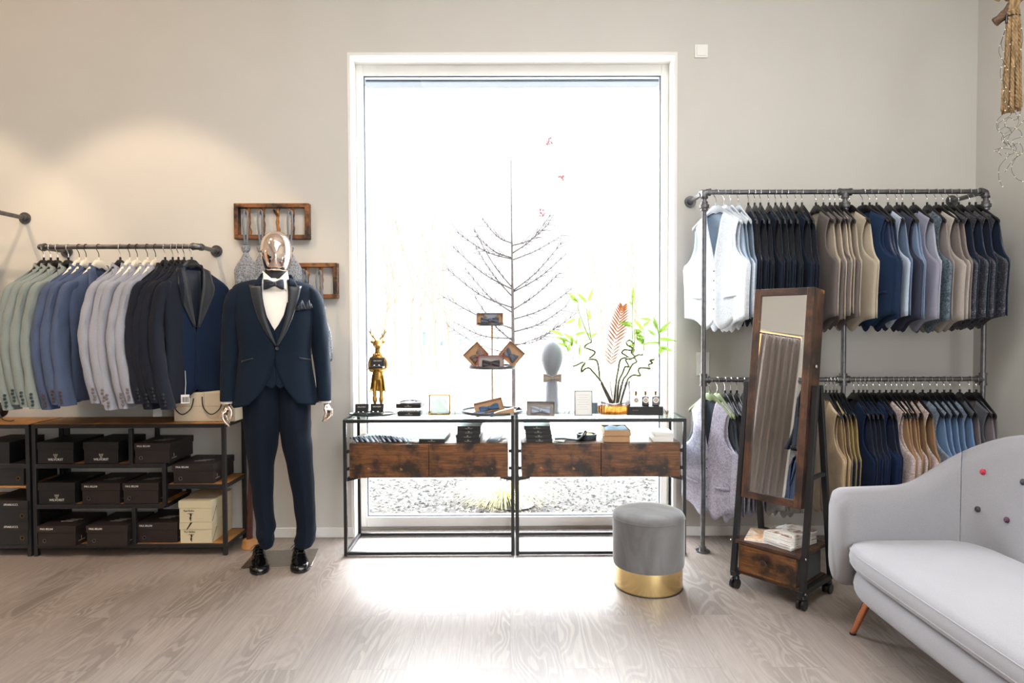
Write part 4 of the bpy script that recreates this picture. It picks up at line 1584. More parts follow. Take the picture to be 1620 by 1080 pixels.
F = fabric
VMAT = {
    'ice': (brocade('ice_brocade', 'cfdbe8', 'e6edf4', 55), satin('blue_grey_lining', '8498ae', .45)),
    'navy': (F('navy_wool', '1d2738'), satin('navy_lining', '141c30', .35)),
    'taupe': (F('taupe_wool', '6f6764'), satin('oat_lining', 'bcae9c', .4)),
    'cream': (F('cream_linen', 'b3a997'), satin('cream_lining', 'c9bda6', .4)),
    'royal': (F('royal_blue_wool', '20324e'), satin('royal_lining', '1c2c4c', .35)),
    'icesatin': (satin('ice_satin', 'bccadc', .45), satin('steel_lining', '7489a6', .4)),
    'slate': (F('slate_wool', '3d4152'), satin('sky_lining', '7f95b4', .38)),
    'lilac': (F('pale_lilac_wool', '9b9aab'), satin('silver_lilac_lining', 'b7bccb', .38)),
    'teal': (brocade('teal_paisley', '33404e', '748694', 48), satin('rose_grey_lining', '9b918f', .38)),
    'beige': (F('pale_beige_linen', 'b2a9a2'), satin('mushroom_lining', '8b807c', .4)),
    'paisley': (brocade('navy_paisley', '141a2a', '6b6a70', 60, .5, .58), satin('navy_satin', '18263f', .35)),
    'lilacpais': (brocade('lilac_paisley', '9d9ab2', 'c2c1d4', 40), satin('dark_slate_lining', '39424f', .4)),
    'silver': (satin('crushed_silver', 'b9b9b8', .35, .25, .6), satin('silver_lining', '8f8f92', .4)),
    'goldv': (satin('champagne_satin', 'cdb593', .36, .2, .5), satin('tan_lining_satin', 'a88e6a', .38)),
    'navygold': (F('midnight_wool', '16233c'), satin('gold_lining', 'b49c64', .32)),
    'bluenavy': (F('bright_navy_wool', '1b2b4c'), satin('deep_navy_lining', '15223e', .35)),
    'pink': (brocade('blush_brocade', 'a8938f', 'd9cac6', 55), satin('caramel_lining', 'a5825f', .38)),
    'bluegrey': (brocade('blue_grey_brocade', '5b6676', '8a97a6', 60), satin('cornflower_lining', '6f8db4', .38)),
    'grey': (F('mid_grey_wool', '5c5e64'), satin('mauve_grey_lining', '847b80', .38)),
}
VNAME = {'ice': 'icy pale blue', 'navy': 'dark navy', 'taupe': 'taupe wool', 'cream': 'cream linen', 'royal': 'royal blue', 'icesatin': 'ice blue satin', 'slate': 'slate blue',
         'lilac': 'pale lilac grey', 'teal': 'teal paisley', 'beige': 'pale beige', 'paisley': 'navy paisley', 'lilacpais': 'lilac paisley', 'silver': 'crushed silver', 'goldv': 'champagne satin',
         'navygold': 'navy gold-lined', 'bluenavy': 'bright navy', 'pink': 'blush pink', 'bluegrey': 'blue grey brocade', 'grey': 'mid grey'}


def hang_row(rows, zbar, rail, hk):
    cnt = {}
    for k, px, *_ in rows: cnt[k] = cnt.get(k, 0) + 1
    seen = {}
    q = random.Random(int(zbar * 100))
    for i, (k, px, *o) in enumerate(rows):
        yaw = o[0] if o and o[0] is not None else q.uniform(-.10, .06)
        hkind = o[1] if len(o) > 1 else hk
        j = seen.get(k, 0)
        seen[k] = j + 1
        nm = VNAME[k]
        n = cnt[k]
        which = ('the only %s waistcoat on the %s rail' % (nm, rail)) if n == 1 else '%s waistcoat, %s of its colour on the %s rail' % (nm, nth(j, n), rail)
        x = P(px, 300, y=RY).x if zbar > 1.5 else P(px, 600, y=RY).x
        loc = (x, RY, zbar - HOOKH)
        rz = -PI / 2 + yaw
        group = '%s waistcoats on the %s rail' % (nm, rail)
        hname = {'black': 'black', 'grey': 'light grey', 'green': 'grey green'}[hkind]
        place_hanger(hkind, loc, rz, '%s hanger carrying %s' % (hname, which if n == 1 else 'the %s %s waistcoat on the %s rail' % (nth(j, n), nm, rail)), 'hangers on the %s rail' % rail)
        fm, bm_ = VMAT[k]
        det = (i == 0) or (k == 'royal' and j == 0)
        make_vest(i % 4, fm, bm_, (x, RY, zbar - HOOKH), rz, which, group, det, M['chrome'] if k in ('ice', 'lilacpais') else None, 1.0 + q.uniform(-.03, .03))


hang_row([('ice', 1133, .62, 'grey'), ('ice', 1146, .30, 'grey'), ('ice', 1156, .16, 'grey'), ('ice', 1168, .08, 'grey'),
          ('navy', 1184), ('navy', 1194), ('navy', 1203), ('navy', 1216), ('navy', 1227), ('navy', 1236), ('navy', 1246), ('navy', 1259), ('navy', 1269),
          ('taupe', 1291, .1), ('taupe', 1303, .05), ('taupe', 1313), ('taupe', 1321), ('taupe', 1329), ('cream', 1344, .18),
          ('royal', 1365, .42), ('royal', 1376, .2), ('royal', 1387, .05), ('icesatin', 1405, -.02), ('slate', 1419), ('slate', 1428), ('lilac', 1445, .05), ('teal', 1467), ('beige', 1481, .1), ('beige', 1492, .02),
          ('paisley', 1503), ('paisley', 1517, .05), ('paisley', 1534), ('paisley', 1544, .08)], RZ, 'upper', 'black')
hang_row([('lilacpais', 1123, .50, 'green'), ('lilacpais', 1135, .28, 'green'), ('lilacpais', 1147, .12, 'black'), ('lilacpais', 1156), ('lilacpais', 1166), ('lilacpais', 1177), ('lilacpais', 1187),
          ('silver', 1216), ('silver', 1227), ('silver', 1239), ('silver', 1250), ('goldv', 1307), ('goldv', 1313), ('goldv', 1319), ('navygold', 1324, -.04), ('navygold', 1332, -.05),
          ('bluenavy', 1351), ('bluenavy', 1359), ('bluenavy', 1366), ('bluenavy', 1372), ('bluenavy', 1382, .08), ('bluenavy', 1392),
          ('pink', 1402, .12), ('pink', 1411), ('pink', 1419), ('pink', 1427), ('pink', 1436), ('pink', 1446),
          ('bluegrey', 1460, .08), ('bluegrey', 1472), ('bluegrey', 1483), ('bluegrey', 1494), ('bluegrey', 1504), ('grey', 1519), ('grey', 1534, .06), ('grey', 1545)], MZ, 'lower', 'black')

# ---------------------------------------------------------------- suit jackets on the left rail
def jacket_parts(seed, open_front=False):
    q = random.Random(seed)
    ph = q.uniform(0, 6)
    slope = .60
    prof = [(0, .205), (.12, .212), (.3, .215), (.55, .205), (.8, .222), (1, .232)]
    zt, zh = -.150, -.82
    body = MB()

    def ring_pt(c, v, side):
        ax = abs(c)
        xo = interp(prof, v)
        zi = lerp(-.062, zh, v)
        zo = lerp(zt, zh, v)
        x = ax * xo
        z = lerp(zi, zo, ax) if v < .25 else lerp(zi, zo, ax)
        if v < .02: z = -.022 - slope * max(x, .055)
        bul = .034 * (1 - .5 * ax ** 2) * sm(v * 4 + .45)
        y = side * bul + .004 * math.sin(13 * x + ph + 4 * v) * v
        if ax > .97: y *= .3
        return ((1 if c >= 0 else -1) * x, y, z)
    body.grid(lambda u, v: ring_pt((u - .5) * 2, v, 1), 21, 20)          # back
    for s in (-1, 1):
        def f(u, v, s=s):
            gap = 0.055 if v < .05 else (lerp(.055, .0, min(1, v / .5)) if not open_front else lerp(.055, .018, min(1, v / .5)) if v < .6 else lerp(.018, .05, (v - .6) / .4))
            xo = interp(prof, v)
            c = lerp(gap / xo, 1, u) if not (v > .5 and not open_front) else lerp(-.03, 1, u)
            p = ring_pt(c, v, -1)
            z = p[2]
            if v > .8: z += .05 * (1 - min(1, u / .3)) ** 2 * (v - .8) / .2
            return (s * p[0], p[1] - (.003 if s > 0 else 0), z)
        body.grid(f, 12, 20)
    lap = MB()
    for s in (-1, 1):
        def lp(u, v, s=s):
            z = lerp(-.054, -.41, v)
            vv = (z + .062) / (zh + .062)
            gap = lerp(.055, .0, min(1, vv / .5)) if not open_front else lerp(.055, .018, min(1, vv / .5))
            w = lerp(.045, .075, min(1, v / .32)) if v < .32 else lerp(.080, .012, ((v - .32) / .68) ** 1.2)
            x = gap + w * u
            zz = z - .35 * w * u * (1 - v) + (.02 * u if .25 < v < .36 else 0)
            y = -.036 * (1 - .5 * (x / .21) ** 2) * sm(vv * 4 + .45) - .007 - .004 * math.sin(PI * u)
            return (s * x, y, zz)
        lap.grid(lp, 5, 16)
    col_ = MB()

    def cf(u, v):
        a = lerp(-2.3, 2.3, u)
        x, y = .062 * math.sin(a), .034 * math.cos(a)
        z = -.050 + .010 * math.cos(a) - .25 * max(0, -math.cos(a)) * .08
        return (x * (1 + .16 * v), y * (1 + .3 * v) - .002, z + .016 - .046 * v)
    col_.grid(cf, 25, 5)
    slv = []
    for s in (-1, 1):
        rings = []
        n = 30
        for i in range(n):
            t_ = (i / (n - 1)) ** 1.3
            bend = .040 * math.sin(PI * t_) - .072 * t_ ** 2
            capf = math.sqrt(max(0, 1 - (1 - min(1, (t_ + .006) / .11)) ** 2))
            cx_ = s * (.180 + .034 * sm(t_ * 1.8) + (.080 * t_ if s < 0 else -.010 * t_)) - s * .006 * math.sin(6 * t_ + ph)
            cz_ = lerp(-.142, -.83, t_ ** 1.12)
            rx = (.006 + .048 * capf) * lerp(1, .82, t_)
            ry = (.008 + .022 * capf) * lerp(1, .85, t_) * (1 + .10 * math.sin(15 * t_ + ph) * t_ * (1 - t_) * 3)
            tilt = .25 if t_ < .12 else 0
            ring = []
            for k in range(16):
                a = 2 * PI * k / 16
                c_, s_ = math.cos(a), math.sin(a)
                xx = cx_ + rx * math.copysign(abs(c_) ** .7, c_)
                fold_ = .007 * noise.noise(V((ph + 2.2 * c_, 1.5 * s_, 7 * t_ + 2 * c_))) * min(1, t_ * 6)
                ring.append((xx + fold_ * c_, bend + (ry + fold_) * math.copysign(abs(s_) ** .62, s_), cz_ - tilt * (xx - s * .19) * s * (1 - t_ / .12 if t_ < .12 else 0)))
            rings.append(ring)
        mb = MB()
        mb.loft(rings)
        slv.append(mb)
        if s < 0:
            btn = []
            for i in range(4):
                r_i = min(rings, key=lambda r: abs(r[0][2] + .808 - .019 * i))
                btn.append(V(r_i[9]) + V((-.0035, -.001, 0)))
            btn = [V((b.x, b.y, -.808 + .019 * i)) for i, b in enumerate(btn)]
    return body, lap, col_, slv, btn


def bake(mb, nm, smooth=60):
    o = mb.obj(nm, M['black'], smooth=smooth)
    me = o.data
    bpy.data.objects.remove(o)
    return me


JM, JB = [], []
for sd in range(3):
    b_, l_, c_, s_, bt_ = jacket_parts(sd)
    JB.append(bt_)
    JM.append((bake(b_, 'jacket_body'), bake(l_, 'lapel'), bake(c_, 'collar'), bake(s_[0], 'sleeve'), bake(s_[1], 'sleeve')))
b_, l_, c_, s_, bt_ = jacket_parts(9)
JB.append(bt_)
JM.append((bake(b_, 'jacket_body'), bake(l_, 'lapel'), bake(c_, 'collar'), bake(s_[0], 'sleeve'), bake(s_[1], 'sleeve')))
JC = {}
mb = MB()
for i in range(4):
    mb2 = MB().lathe([(.0078, 0), (.0078, .003), (.005, .0042)], 12)
    me_btn = bake(mb2, 'cuff_button')


def make_jacket(sd, mat, lmat, bmat, loc, rz, label, group):
    r = thing('suit_jacket', label, 'jacket', loc, rz, group)
    r.scale = (1, 1, 1.0 + .022 * math.sin(loc[0] * 91.0))
    for me, nm, mm in zip(JM[sd], ('jacket_body', 'lapel', 'collar', 'sleeve', 'sleeve'), (mat, lmat, mat, mat, mat)):
        key = (me.name, mm.name)
        if key not in JC:
            d = me.copy()
            d.materials.clear()
            d.materials.append(mm)
            JC[key] = d
        o = bpy.data.objects.new(nm, JC[key])
        COL.objects.link(o)
        o.parent = r
        if nm != 'sleeve':
            k = o.modifiers.new('solid', 'SOLIDIFY')
            k.thickness = .003
            k.offset = 0
    # four buttons on the near cuff, on its camera-side edge
    for i in range(4):
        key = ('btn', bmat.name)
        if key not in JC:
            d = me_btn.copy()
            d.materials.clear()
            d.materials.append(bmat)
            JC[key] = d
        o = bpy.data.objects.new('cuff_button', JC[key])
        COL.objects.link(o)
        o.parent = r
        o.location = JB[sd][i]
        o.rotation_euler = (0, -PI / 2 - .0, .35)
    return r


JMAT = {
    'sage': (F('sage_wool', '7d8786'), 'sage green'),
    'blue': (F('steel_blue_wool', '46536e'), 'steel blue'),
    'lilac': (F('lilac_grey_wool', '8d919d'), 'light lilac grey'),
    'ink': (F('ink_wool', '181c27'), 'ink blue'),
    'dinner': (F('midnight_blue_wool', '15253d'), 'midnight blue'),
}
M['satinlap'] = satin('satin_lapel', '1b1f27', .4)
BT = {'sage': plain('dark_teal_button', '26403f', .4), 'blue': plain('brown_button', '4a3a3a', .4), 'lilac': plain('grey_brown_button', '6c6264', .4), 'ink': plain('black_button', '101218', .35), 'dinner': plain('navy_button', '141e30', .35)}
jr = [('sage', 69, 'jblack'), ('sage', 80, 'jblack'), ('sage', 91, 'jblack'), ('sage', 108, 'jblack'), ('blue', 125, 'cream'), ('blue', 136, 'cream'), ('blue', 156, 'cream'),
      ('lilac', 190, 'jblack'), ('lilac', 205, 'cream'), ('lilac', 217, 'cream'), ('lilac', 233, 'cream'), ('lilac', 246, 'cream'),
      ('ink', 261, 'jblack'), ('ink', 273, 'jblack'), ('ink', 282, 'jblack'), ('ink', 291, 'jblack'), ('dinner', 303, 'jblack')]
cnt, seen = {}, {}
for k, *_ in jr: cnt[k] = cnt.get(k, 0) + 1
q = random.Random(4)
for i, (k, px, hk) in enumerate(jr):
    j = seen.get(k, 0)
    seen[k] = j + 1
    mat, nm = JMAT[k]
    x = P(px, 391, y=LY).x
    rz = PI / 2 + q.uniform(-.05, .05) - .10
    if k == 'dinner': rz = PI / 2 - .62
    if k == 'blue' and j == 2: rz -= .14
    loc = (x, LY, LZ - HOOKH)
    lab = '%s suit jacket, %s of its colour on the left rail' % (nm, nth(j, cnt[k])) if cnt[k] > 1 else 'midnight blue dinner jacket with satin lapels at right end of left rail'
    hl = '%s hanger under %s' % ({'jblack': 'black', 'cream': 'cream'}[hk], ('the %s %s jacket on the left rail' % (nth(j, cnt[k]), nm)) if cnt[k] > 1 else 'the midnight blue dinner jacket on the left rail')
    place_hanger(hk, loc, rz, hl, 'jacket hangers on the left rail')
    jk = make_jacket(3 if k == 'dinner' else i % 3, mat, M['satinlap'] if k == 'dinner' else mat, BT[k], loc, rz, lab, '%s jackets on the left rail' % nm if cnt[k] > 1 else None)
    if k == 'dinner':
        MB().grid(lambda u, v: ((u - .5) * .10, -.004, -.07 - .34 * v), 6, 6).obj('lining_front', satin('dinner_lining', '18202e', .4), jk, solid=.002)
# hang tags under the dark jackets
for i, (px, py, lab) in enumerate(((293, 631, 'white barcode tag hanging under the midnight dinner jacket'), (249, 652, 'pale grey swing tag on a white string under the ink jackets'))):
    c = P(px, py, y=3.66)
    t = thing('swing_tag', lab, 'tag', (c.x, 3.66, c.z), .3)
    MB().bb(-.022, .022, -.001, .001, -.025, .025).obj('tag_card', M['paper'] if i == 0 else plain('grey_tag', 'a9adb0', .6), t, smooth=0)
    MB().tube([(0, 0, .024), (.004, .002, .09), (.0, .012, .16)], .0012, 6).obj('tag_string', M['paper'], t)
    if i == 0:
        m = MB()
        for b in range(9): m.bb(-.017 + b * .004, -.0155 + b * .004 + .0008 * (b % 3), -.0018, -.0008, -.018, .012)
        m.obj('barcode', M['inkblack'], t, smooth=0)
# dark green jacket peeking in at the left frame edge
x = fx - .20
place_hanger('jblack', (x, 3.80, fz - HOOKH), PI / 2, 'black hanger on the far left rail carrying the dark green jacket', 'jacket hangers on the far left rail')
make_jacket(0, F('forest_wool', '26332a'), F('forest_wool_lapel', '26332a'), BT['ink'], (x, 3.80, fz - HOOKH), PI / 2, 'dark green jacket just entering at the far left edge of the picture', None)
# ---------------------------------------------------------------- shelf units with shoe boxes
SY0, SY1 = 3.735, 4.035
r_ = .022
ZT = .774
def shelf_unit(label, x0, x1, partial):
    t = thing('shelf_unit', label, 'shelf', (0, 0, 0))
    fr = MB()
    for x in (x0, x1 - r_):
        for y in (SY0, SY1 - r_):
            fr.bb(x, x + r_, y, y + r_, 0, ZT - .003)
    for z in (ZT - .003 - r_, .069 - r_):
        for y in (SY0, SY1 - r_):
            fr.bb(x0 + r_, x1 - r_, y, y + r_, z, z + r_)
        for x in (x0, x1 - r_):
            fr.bb(x, x + r_, SY0 + r_, SY1 - r_, z, z + r_)
    W = x1 - x0
    xa, xb, xc = x0 + W * .50, x0 + W * .69, x0 + W * .51
    bars = [(x0, xb, .541), (x0, xb, .304), (xb, x1, .417)] if not partial else [(x0, x1, .541), (x0, x1, .304)]
    for a, b, z in bars:
        for y in (SY0, SY1 - r_):
            fr.bb(a + r_ * .5, b - r_ * .5, y + .001, y + r_ - .001, z - .026, z - .001)
        for x in (a, b - r_):
            fr.bb(x + .002, x + r_ - .002, SY0 + r_, SY1 - r_, z - .026, z - .001)
    if not partial:
        for x, za, zb in ((xa, .541, ZT - .03), (xb - r_, .304, .541), (xc, .075, .28)):
            for y in (SY0, SY1 - r_):
                fr.bb(x, x + r_, y, y + r_, za - .012, zb)
    fr.obj('frame', M['black'], t, bevel=.0015)
    for a, b, z in [(x0, x1, ZT), (x0, x1, .07)]:
        MB().bb(a + .004, b - .004, SY0 + r_ * .6, SY1 - r_ * .6, z - .012, z).obj('shelf_board', M['shelf'], t, bevel=.001)
    for a, b, z in bars:
        MB().bb(a + .004, b - .004, SY0 + r_, SY1 - r_, z - .012, z).obj('shelf_board', M['shelf'], t, bevel=.001)
    return x0, xa, xb, xc, x1


UX0, UX1 = P(52, 800, y=SY0).x, P(357.5, 800, y=SY0).x
shelf_unit('black framed shelf unit with oak boards under the jackets, filled with shoe boxes', UX0, UX1, False)
ux1 = P(48, 800, y=SY0).x
shelf_unit('black framed shelf unit cut by the left edge of the picture', ux1 - 1.14, ux1, True)

M['ringmetal'] = metal('eyelet', '8d8880', .4)
M['boxbrown'] = plain('brown_shoebox', '211817', 0.55, 0, 0.08)
M['boxmatt'] = plain('black_shoebox', '0d0d0f', 0.55, 0, 0.08)
M['boxdark'] = plain('charcoal_shoebox', '191715', 0.55, 0, 0.08)
M['boxcream'] = plain('cream_shoebox', 'cfc3a2', 0.6, 0, 0.04)


def shoebox(label, kind, px0, px1, z, h, yf=SY0 + .006, d=.285, rz=0, group='shoe boxes on the shelves'):
    a, b = P(px0, 800, y=yf), P(px1, 800, y=yf)
    w = b.x - a.x
    mat = {'brown': M['boxbrown'], 'matt': M['boxmatt'], 'dark': M['boxdark'], 'cream': M['boxcream']}[kind]
    t = thing('shoe_box', label, 'box', ((a.x + b.x) / 2, yf, z + .0006), rz, group)
    lidh = h * .34
    MB().bb(-w / 2 + .004, w / 2 - .004, .003, d - .003, 0, h - .004).obj('carton', mat, t, bevel=.001)
    MB().bb(-w / 2, w / 2, 0, d, h - lidh, h).obj('lid', mat, t, bevel=.0015)
    if kind == 'brown':
        text('lettering', 'PAUL BELLINI', .0155, M['ink'], t, (-w / 2 + .018, -.0008, h - lidh * .55), align='LEFT', sx=.82)
        ring(t, -w * .31, h * .27, .0105)
        m = MB()
        for i in range(3):
            m.bb(-.008 + .014 * i, .062 + .014 * i, .09 + .022 * i, .102 + .022 * i, 0, .0008)
        m.obj('top_print', M['inkgrey'], t, smooth=0, loc=(-.03, 0, h))
        m = MB()
        m.bb(0, .0008, .03, .085, .022, .0255)
        m.bb(0, .0008, .052, .056, .030, .050)
        m.obj('side_print', M['inkgrey'], t, smooth=0, loc=(w / 2 - .004, 0, 0))
    elif kind == 'matt':
        text('lettering', 'WILVORST', .0195, M['ink'], t, (0, .0022, h * .14), sx=.92)
        crest(t, (0, .0022, h * .37), .020, M['inkgrey'])
    elif kind == 'dark':
        text('lettering', '//FIARUCCI.', .0165, M['ink'], t, (w / 2 - .055, -.0008, h - lidh * .62), align='RIGHT')
        ring(t, w / 2 - .036, h * .32, .0125, M['brass'])
    elif kind == 'cream':
        text('lettering', 'Paul Bellini', .0145, M['inkblack'], t, (-w * .19, .0022, h * .50))
        text('lettering', 'collection', .009, M['inkblack'], t, (-w * .15, .0022, h * .39))
        m = MB()
        m.prism([(-.006, 0), (.002, .0), (.004, .010), (.002, .018), (.006, .022), (.005, .036), (-.005, .036), (-.003, .02), (-.007, .012)], .0008)
        m.prism([(-.001, -.008), (.003, -.006), (.002, 0), (-.002, 0)], .0008)
        m.obj('figure_print', M['inkblack'], t, smooth=0, loc=(-w * .14, .0024, h * .12))
        m = MB()
        m.add([(w / 2 - .0035, .01, .004), (w / 2 - .0035, .016, .004), (w / 2 - .0035, .082, h - .03), (w / 2 - .0035, .076, h - .03)], [(0, 1, 2, 3)])
        m.obj('stripe', M['inkblack'], t, smooth=0)
        return t
    return t


def ring(t, x, z, r, mat=None):
    o = MB().lathe([(r * .74, 0), (r, 0), (r, .0022), (r * .74, .0022)], 22, cap=False).obj('finger_ring', mat or M['ringmetal'], t, loc=(x, .0012 if mat is None else .0036, z))
    o.rotation_euler = (PI / 2, 0, 0)
    o = MB().lathe([(0, 0), (r * .76, 0), (r * .76, .0008), (0, .0008)], 22, cap=False).obj('finger_hole', M['hole'], t, loc=(x, .0034, z))
    o.rotation_euler = (PI / 2, 0, 0)


shoebox('black shoe box with white crest, left one on the top left shelf', 'matt', 60, 118, .541, .125)
shoebox('black shoe box with white crest, right one on the top left shelf', 'matt', 133, 189, .541, .125)
shoebox('dark brown shoe box standing on the upper shelf right of the short divider', 'brown', 213.5, 270, .541, .117)
shoebox('brown shoe box alone on the right-hand half shelf', 'brown', 274, 339, .417, .114, SY0 + .02)
shoebox('black shoe box with white crest on the middle shelf', 'matt', 60, 119, .304, .125)
shoebox('brown shoe box on the middle shelf, between black box and another brown one', 'brown', 129, 190, .304, .120)
shoebox('brown shoe box at right end of the middle shelf', 'brown', 194, 251, .304, .120)
shoebox('brown shoe box at left end of the bottom shelf', 'brown', 57, 119, .07, .118, SY0 - .035, rz=-.02)
shoebox('brown shoe box second from left on the bottom shelf', 'brown', 135, 201, .07, .118, SY0 - .035, rz=.0)
shoebox('brown shoe box on the bottom shelf beside the two cream boxes', 'brown', 215, 280, .07, .118, SY0 + .018)
shoebox('lower cream shoe box of the two stacked on the bottom shelf', 'cream', 283, 335, .07, .122, SY0 + .01)
ct = shoebox('upper cream shoe box of the two stacked on the bottom shelf', 'cream', 282, 335, .1932, .126, SY0 + .006)
for o in [c for c in COL.objects if c.get('label', '').startswith('lower cream')]:
    m = MB()
    m.add([(-.055, -.0007, .08), (-.048, -.0007, .08), (-.018, -.0007, .1225), (-.030, -.0007, .1225)], [(0, 1, 2, 3)])
    m.obj('stripe', M['inkblack'], o, smooth=0)
shoebox('charcoal shoe box on the upper shelf of the left-edge unit, with eyelet', 'dark', -30, 39, .415, .128, SY0 + .004)
# board that carries it
MBx = MB()
MBx.bb(ux1 - .42, ux1 - .024, SY0 + .001, SY1 - .001, .403, .414)
_u = [o for o in COL.objects if o.get('label', '').startswith('black framed shelf unit cut')][0]
MBx.obj('shelf_board', M['shelf'], _u)
shoebox('plain black box on top board row of the left-edge unit', 'matt', -40, 17, .541, .125)
shoebox('lower charcoal shoe box of two stacked at the left edge', 'dark', -28, 43.5, .07, .128, SY0 - .008)
shoebox('upper charcoal shoe box of two stacked at the left edge', 'dark', -28, 44, .1992, .130, SY0 - .012)
# dark tool resting on the left unit with a cord
t = thing('cable_coil', 'dark coiled cable lying on the shelf top at the left edge', 'cable', (P(-2, 668, y=3.85).x, 3.86, ZT))
m = MB()
m.tube(spline([(-.05, 0, .02), (0, .03, .05), (.02, 0, .10), (.005, -.01, .05), (.025, -.01, .012), (.055, -.02, .006), (.085, -.03, .004), (.10, -.02, .008)], 6), [.022] * 12 + [lerp(.022, .003, i / 10) for i in range(10)] + [.003] * 21, 8)
m.obj('cable', M['blackplastic'], t)

# cream carrier bag lying on the shelf top
a, b = P(275, 660, y=3.80), P(372, 660, y=3.80)
bh = P(275, 621, y=3.80).z - ZT
t = thing('carrier_bag', 'cream carrier bag with black cord handles lying on the shelf unit', 'bag', (0, 0, ZT + .0005))
MB().bb(a.x, b.x, 3.80, 4.02, 0, bh).obj('bag_body', plain('cream_bag', 'd6c9b0', .6, 0, .02), t, bevel=.004)
m = MB()
m.bb(a.x - .0015, b.x + .0015, 3.7988, 4.021, bh * .53, bh * .54)
m.bb((a.x + b.x) / 2 - .001, (a.x + b.x) / 2 + .001, 3.7988, 3.80, bh * .54, bh)
m.obj('crease', plain('bag_crease', '9c8f78', .7), t, smooth=0)
for cx_ in (a.x + .055, a.x + .225):
    MB().tube(spline([(cx_ - .055, 3.797, bh * .86), (cx_ - .045, 3.79, bh * .50), (cx_, 3.787, bh * .26), (cx_ + .05, 3.79, bh * .45), (cx_ + .065, 3.797, bh * .80)], 6), .0032, 8).obj('cord_handle', M['inkblack'], t)

# long wooden shoehorn standing in a block
sx, sy = P(395, 866, z=0).x, 3.87
t = thing('shoehorn', 'long dark brown wooden shoehorn standing in a light wooden foot behind mannequin', 'shoehorn', (sx, sy, 0))
MB().lathe([(.048, 0), (.050, .004), (.040, .052), (.030, .054)], 28).obj('foot', plain('beech', 'c08b55', .5, 0, .1, 30), t)
MB().tube([(0, 0, .05), (.004, 0, .2), (.012, 0, .45), (.02, 0, .66)], [.019, .018, .013, .011], 12, flat=.6).obj('blade', plain('mahogany', '54291a', .4, 0, .15, 12), t)

# ---------------------------------------------------------------- twig frames with ties
def twig_frame(label, x0, x1, z0, z1, twigs):
    y1, y0 = WY, WY - .05
    t = thing('tie_rack', label, 'tie rack', (0, 0, 0))
    b = .026
    for za, zb_ in ((z1 - b, z1), (z0, z0 + b)):
        MB().bb(x0, x1, y0, y1, za, zb_).obj('frame_rail', M['tieframe'], t, bevel=.003)
    for xa, xb_ in ((x0, x0 + b), (x1 - b, x1)):
        MB().bb(xa, xb_, y0, y1, z0 + b, z1 - b).obj('frame_stile', M['tieframe'], t, bevel=.003)
    for i, x in enumerate(twigs):
        q = random.Random(int(x * 1000))
        pts = [(x + q.uniform(-.004, .004), y0 + .024 + q.uniform(-.004, .004), lerp(z1 - b, z0 + b, k / 6)) for k in range(7)]
        m = MB()
        m.tube(spline(pts, 3), [.0095 * (1 + .18 * math.sin(k * 1.3 + i)) for k in range(19)], 9)
        m.tube([(x, y0 + .02, z1 - .075), (x - .006, y0 - .008, z1 - .060), (x - .010, y0 - .028, z1 - .044)], [.009, .0075, .006], 8)
        m.obj('twig_hook', M['twig'], t)


a, b = P(370, 378, y=WY - .05), P(488, 321, y=WY - .05)
f1 = (a.x, b.x, a.z, b.z)
tw1 = [P(x, 350, y=WY - .03).x for x in (394, 417, 440, 463.5)]
twig_frame('upper brown wooden wall frame with four twig hooks behind the mannequin head', *f1, tw1)
a, b = P(424, 472, y=WY - .05), P(533, 415.5, y=WY - .05)
f2 = (a.x, b.x, a.z, b.z)
tw2 = [P(x, 440, y=WY - .03).x for x in (441, 464, 486.5, 508.5)]
twig_frame('lower brown wooden wall frame with twig hooks behind the mannequin shoulder', *f2, tw2)
M['tweedtie'] = brocade('grey_brocade_silk', '565c66', 'a6acb4', 70, .5)
M['strapblue'] = satin('grey_blue_strap', '6c7684', .5)


def plastron(label, x, zhook, length, sway=0, w=.075):
    """wide wedding tie: strap loop over the hook, knot, flared tongue"""
    y = WY - .074
    t = thing('wedding_tie', label, 'tie', (x, y, zhook), 0, 'brocade wedding ties on the twig frames')
    m = MB()
    zk = -.235
    for s in (-1, 1):
        pts = spline([(0, -.004, .004), (s * .010, -.006, -.012), (s * .014, -.012, -.08), (s * .006 + sway * .02, -.018, zk + .02)], 6)
        m.loft([[(p.x + k * .006, p.y, p.z) for k in (-1, 1)] for p in pts], False, False)
    m.obj('strap', M['strapblue'], t, solid=.002)
    m = MB()
    m.lathe([(.013, .020), (.026, .014), (.027, -.004), (.019, -.020), (.010, -.030)], 16, (sway * .02, -.022, zk), 1, .62)
    m.obj('knot', M['tweedtie'], t)
    m = MB()
    L = length

    def f(u, v):
        ww = (.009 + (w - .009) * sm(.12 + v * 1.9) * (1 - .3 * max(0, v - .6)))
        if v > .9: ww *= 1 - (v - .9) * 2.0
        xx = (u - .5) * 2
        return (sway * (.02 + .03 * v) + xx * ww, -.022 - .010 * (1 - xx * xx) + .006 * math.sin(6 * xx + 3 * v) * v, zk - .022 - L * v)
    m.grid(f, 15, 18)
    m.obj('tie_blade', M['tweedtie'], t, solid=.003)


hz1 = f1[3] - .050
plastron('grey brocade wedding tie on first hook of the upper frame', tw1[0], hz1, .26, .2)
plastron('grey brocade wedding tie on second hook, mostly behind the chrome head', tw1[1] , hz1, .24, .4, .06)
plastron('grey brocade wedding tie on last hook of the upper frame, right of the chrome head', tw1[3], hz1, .26, -.0)
hz2 = f2[3] - .050
plastron('grey wedding tie on third hook of the lower frame', tw2[2], hz2, .26, .1, .05)
plastron('long grey wedding tie on last hook of the lower frame hanging past the blue sleeve', tw2[3], hz2, .30, .9, .045)
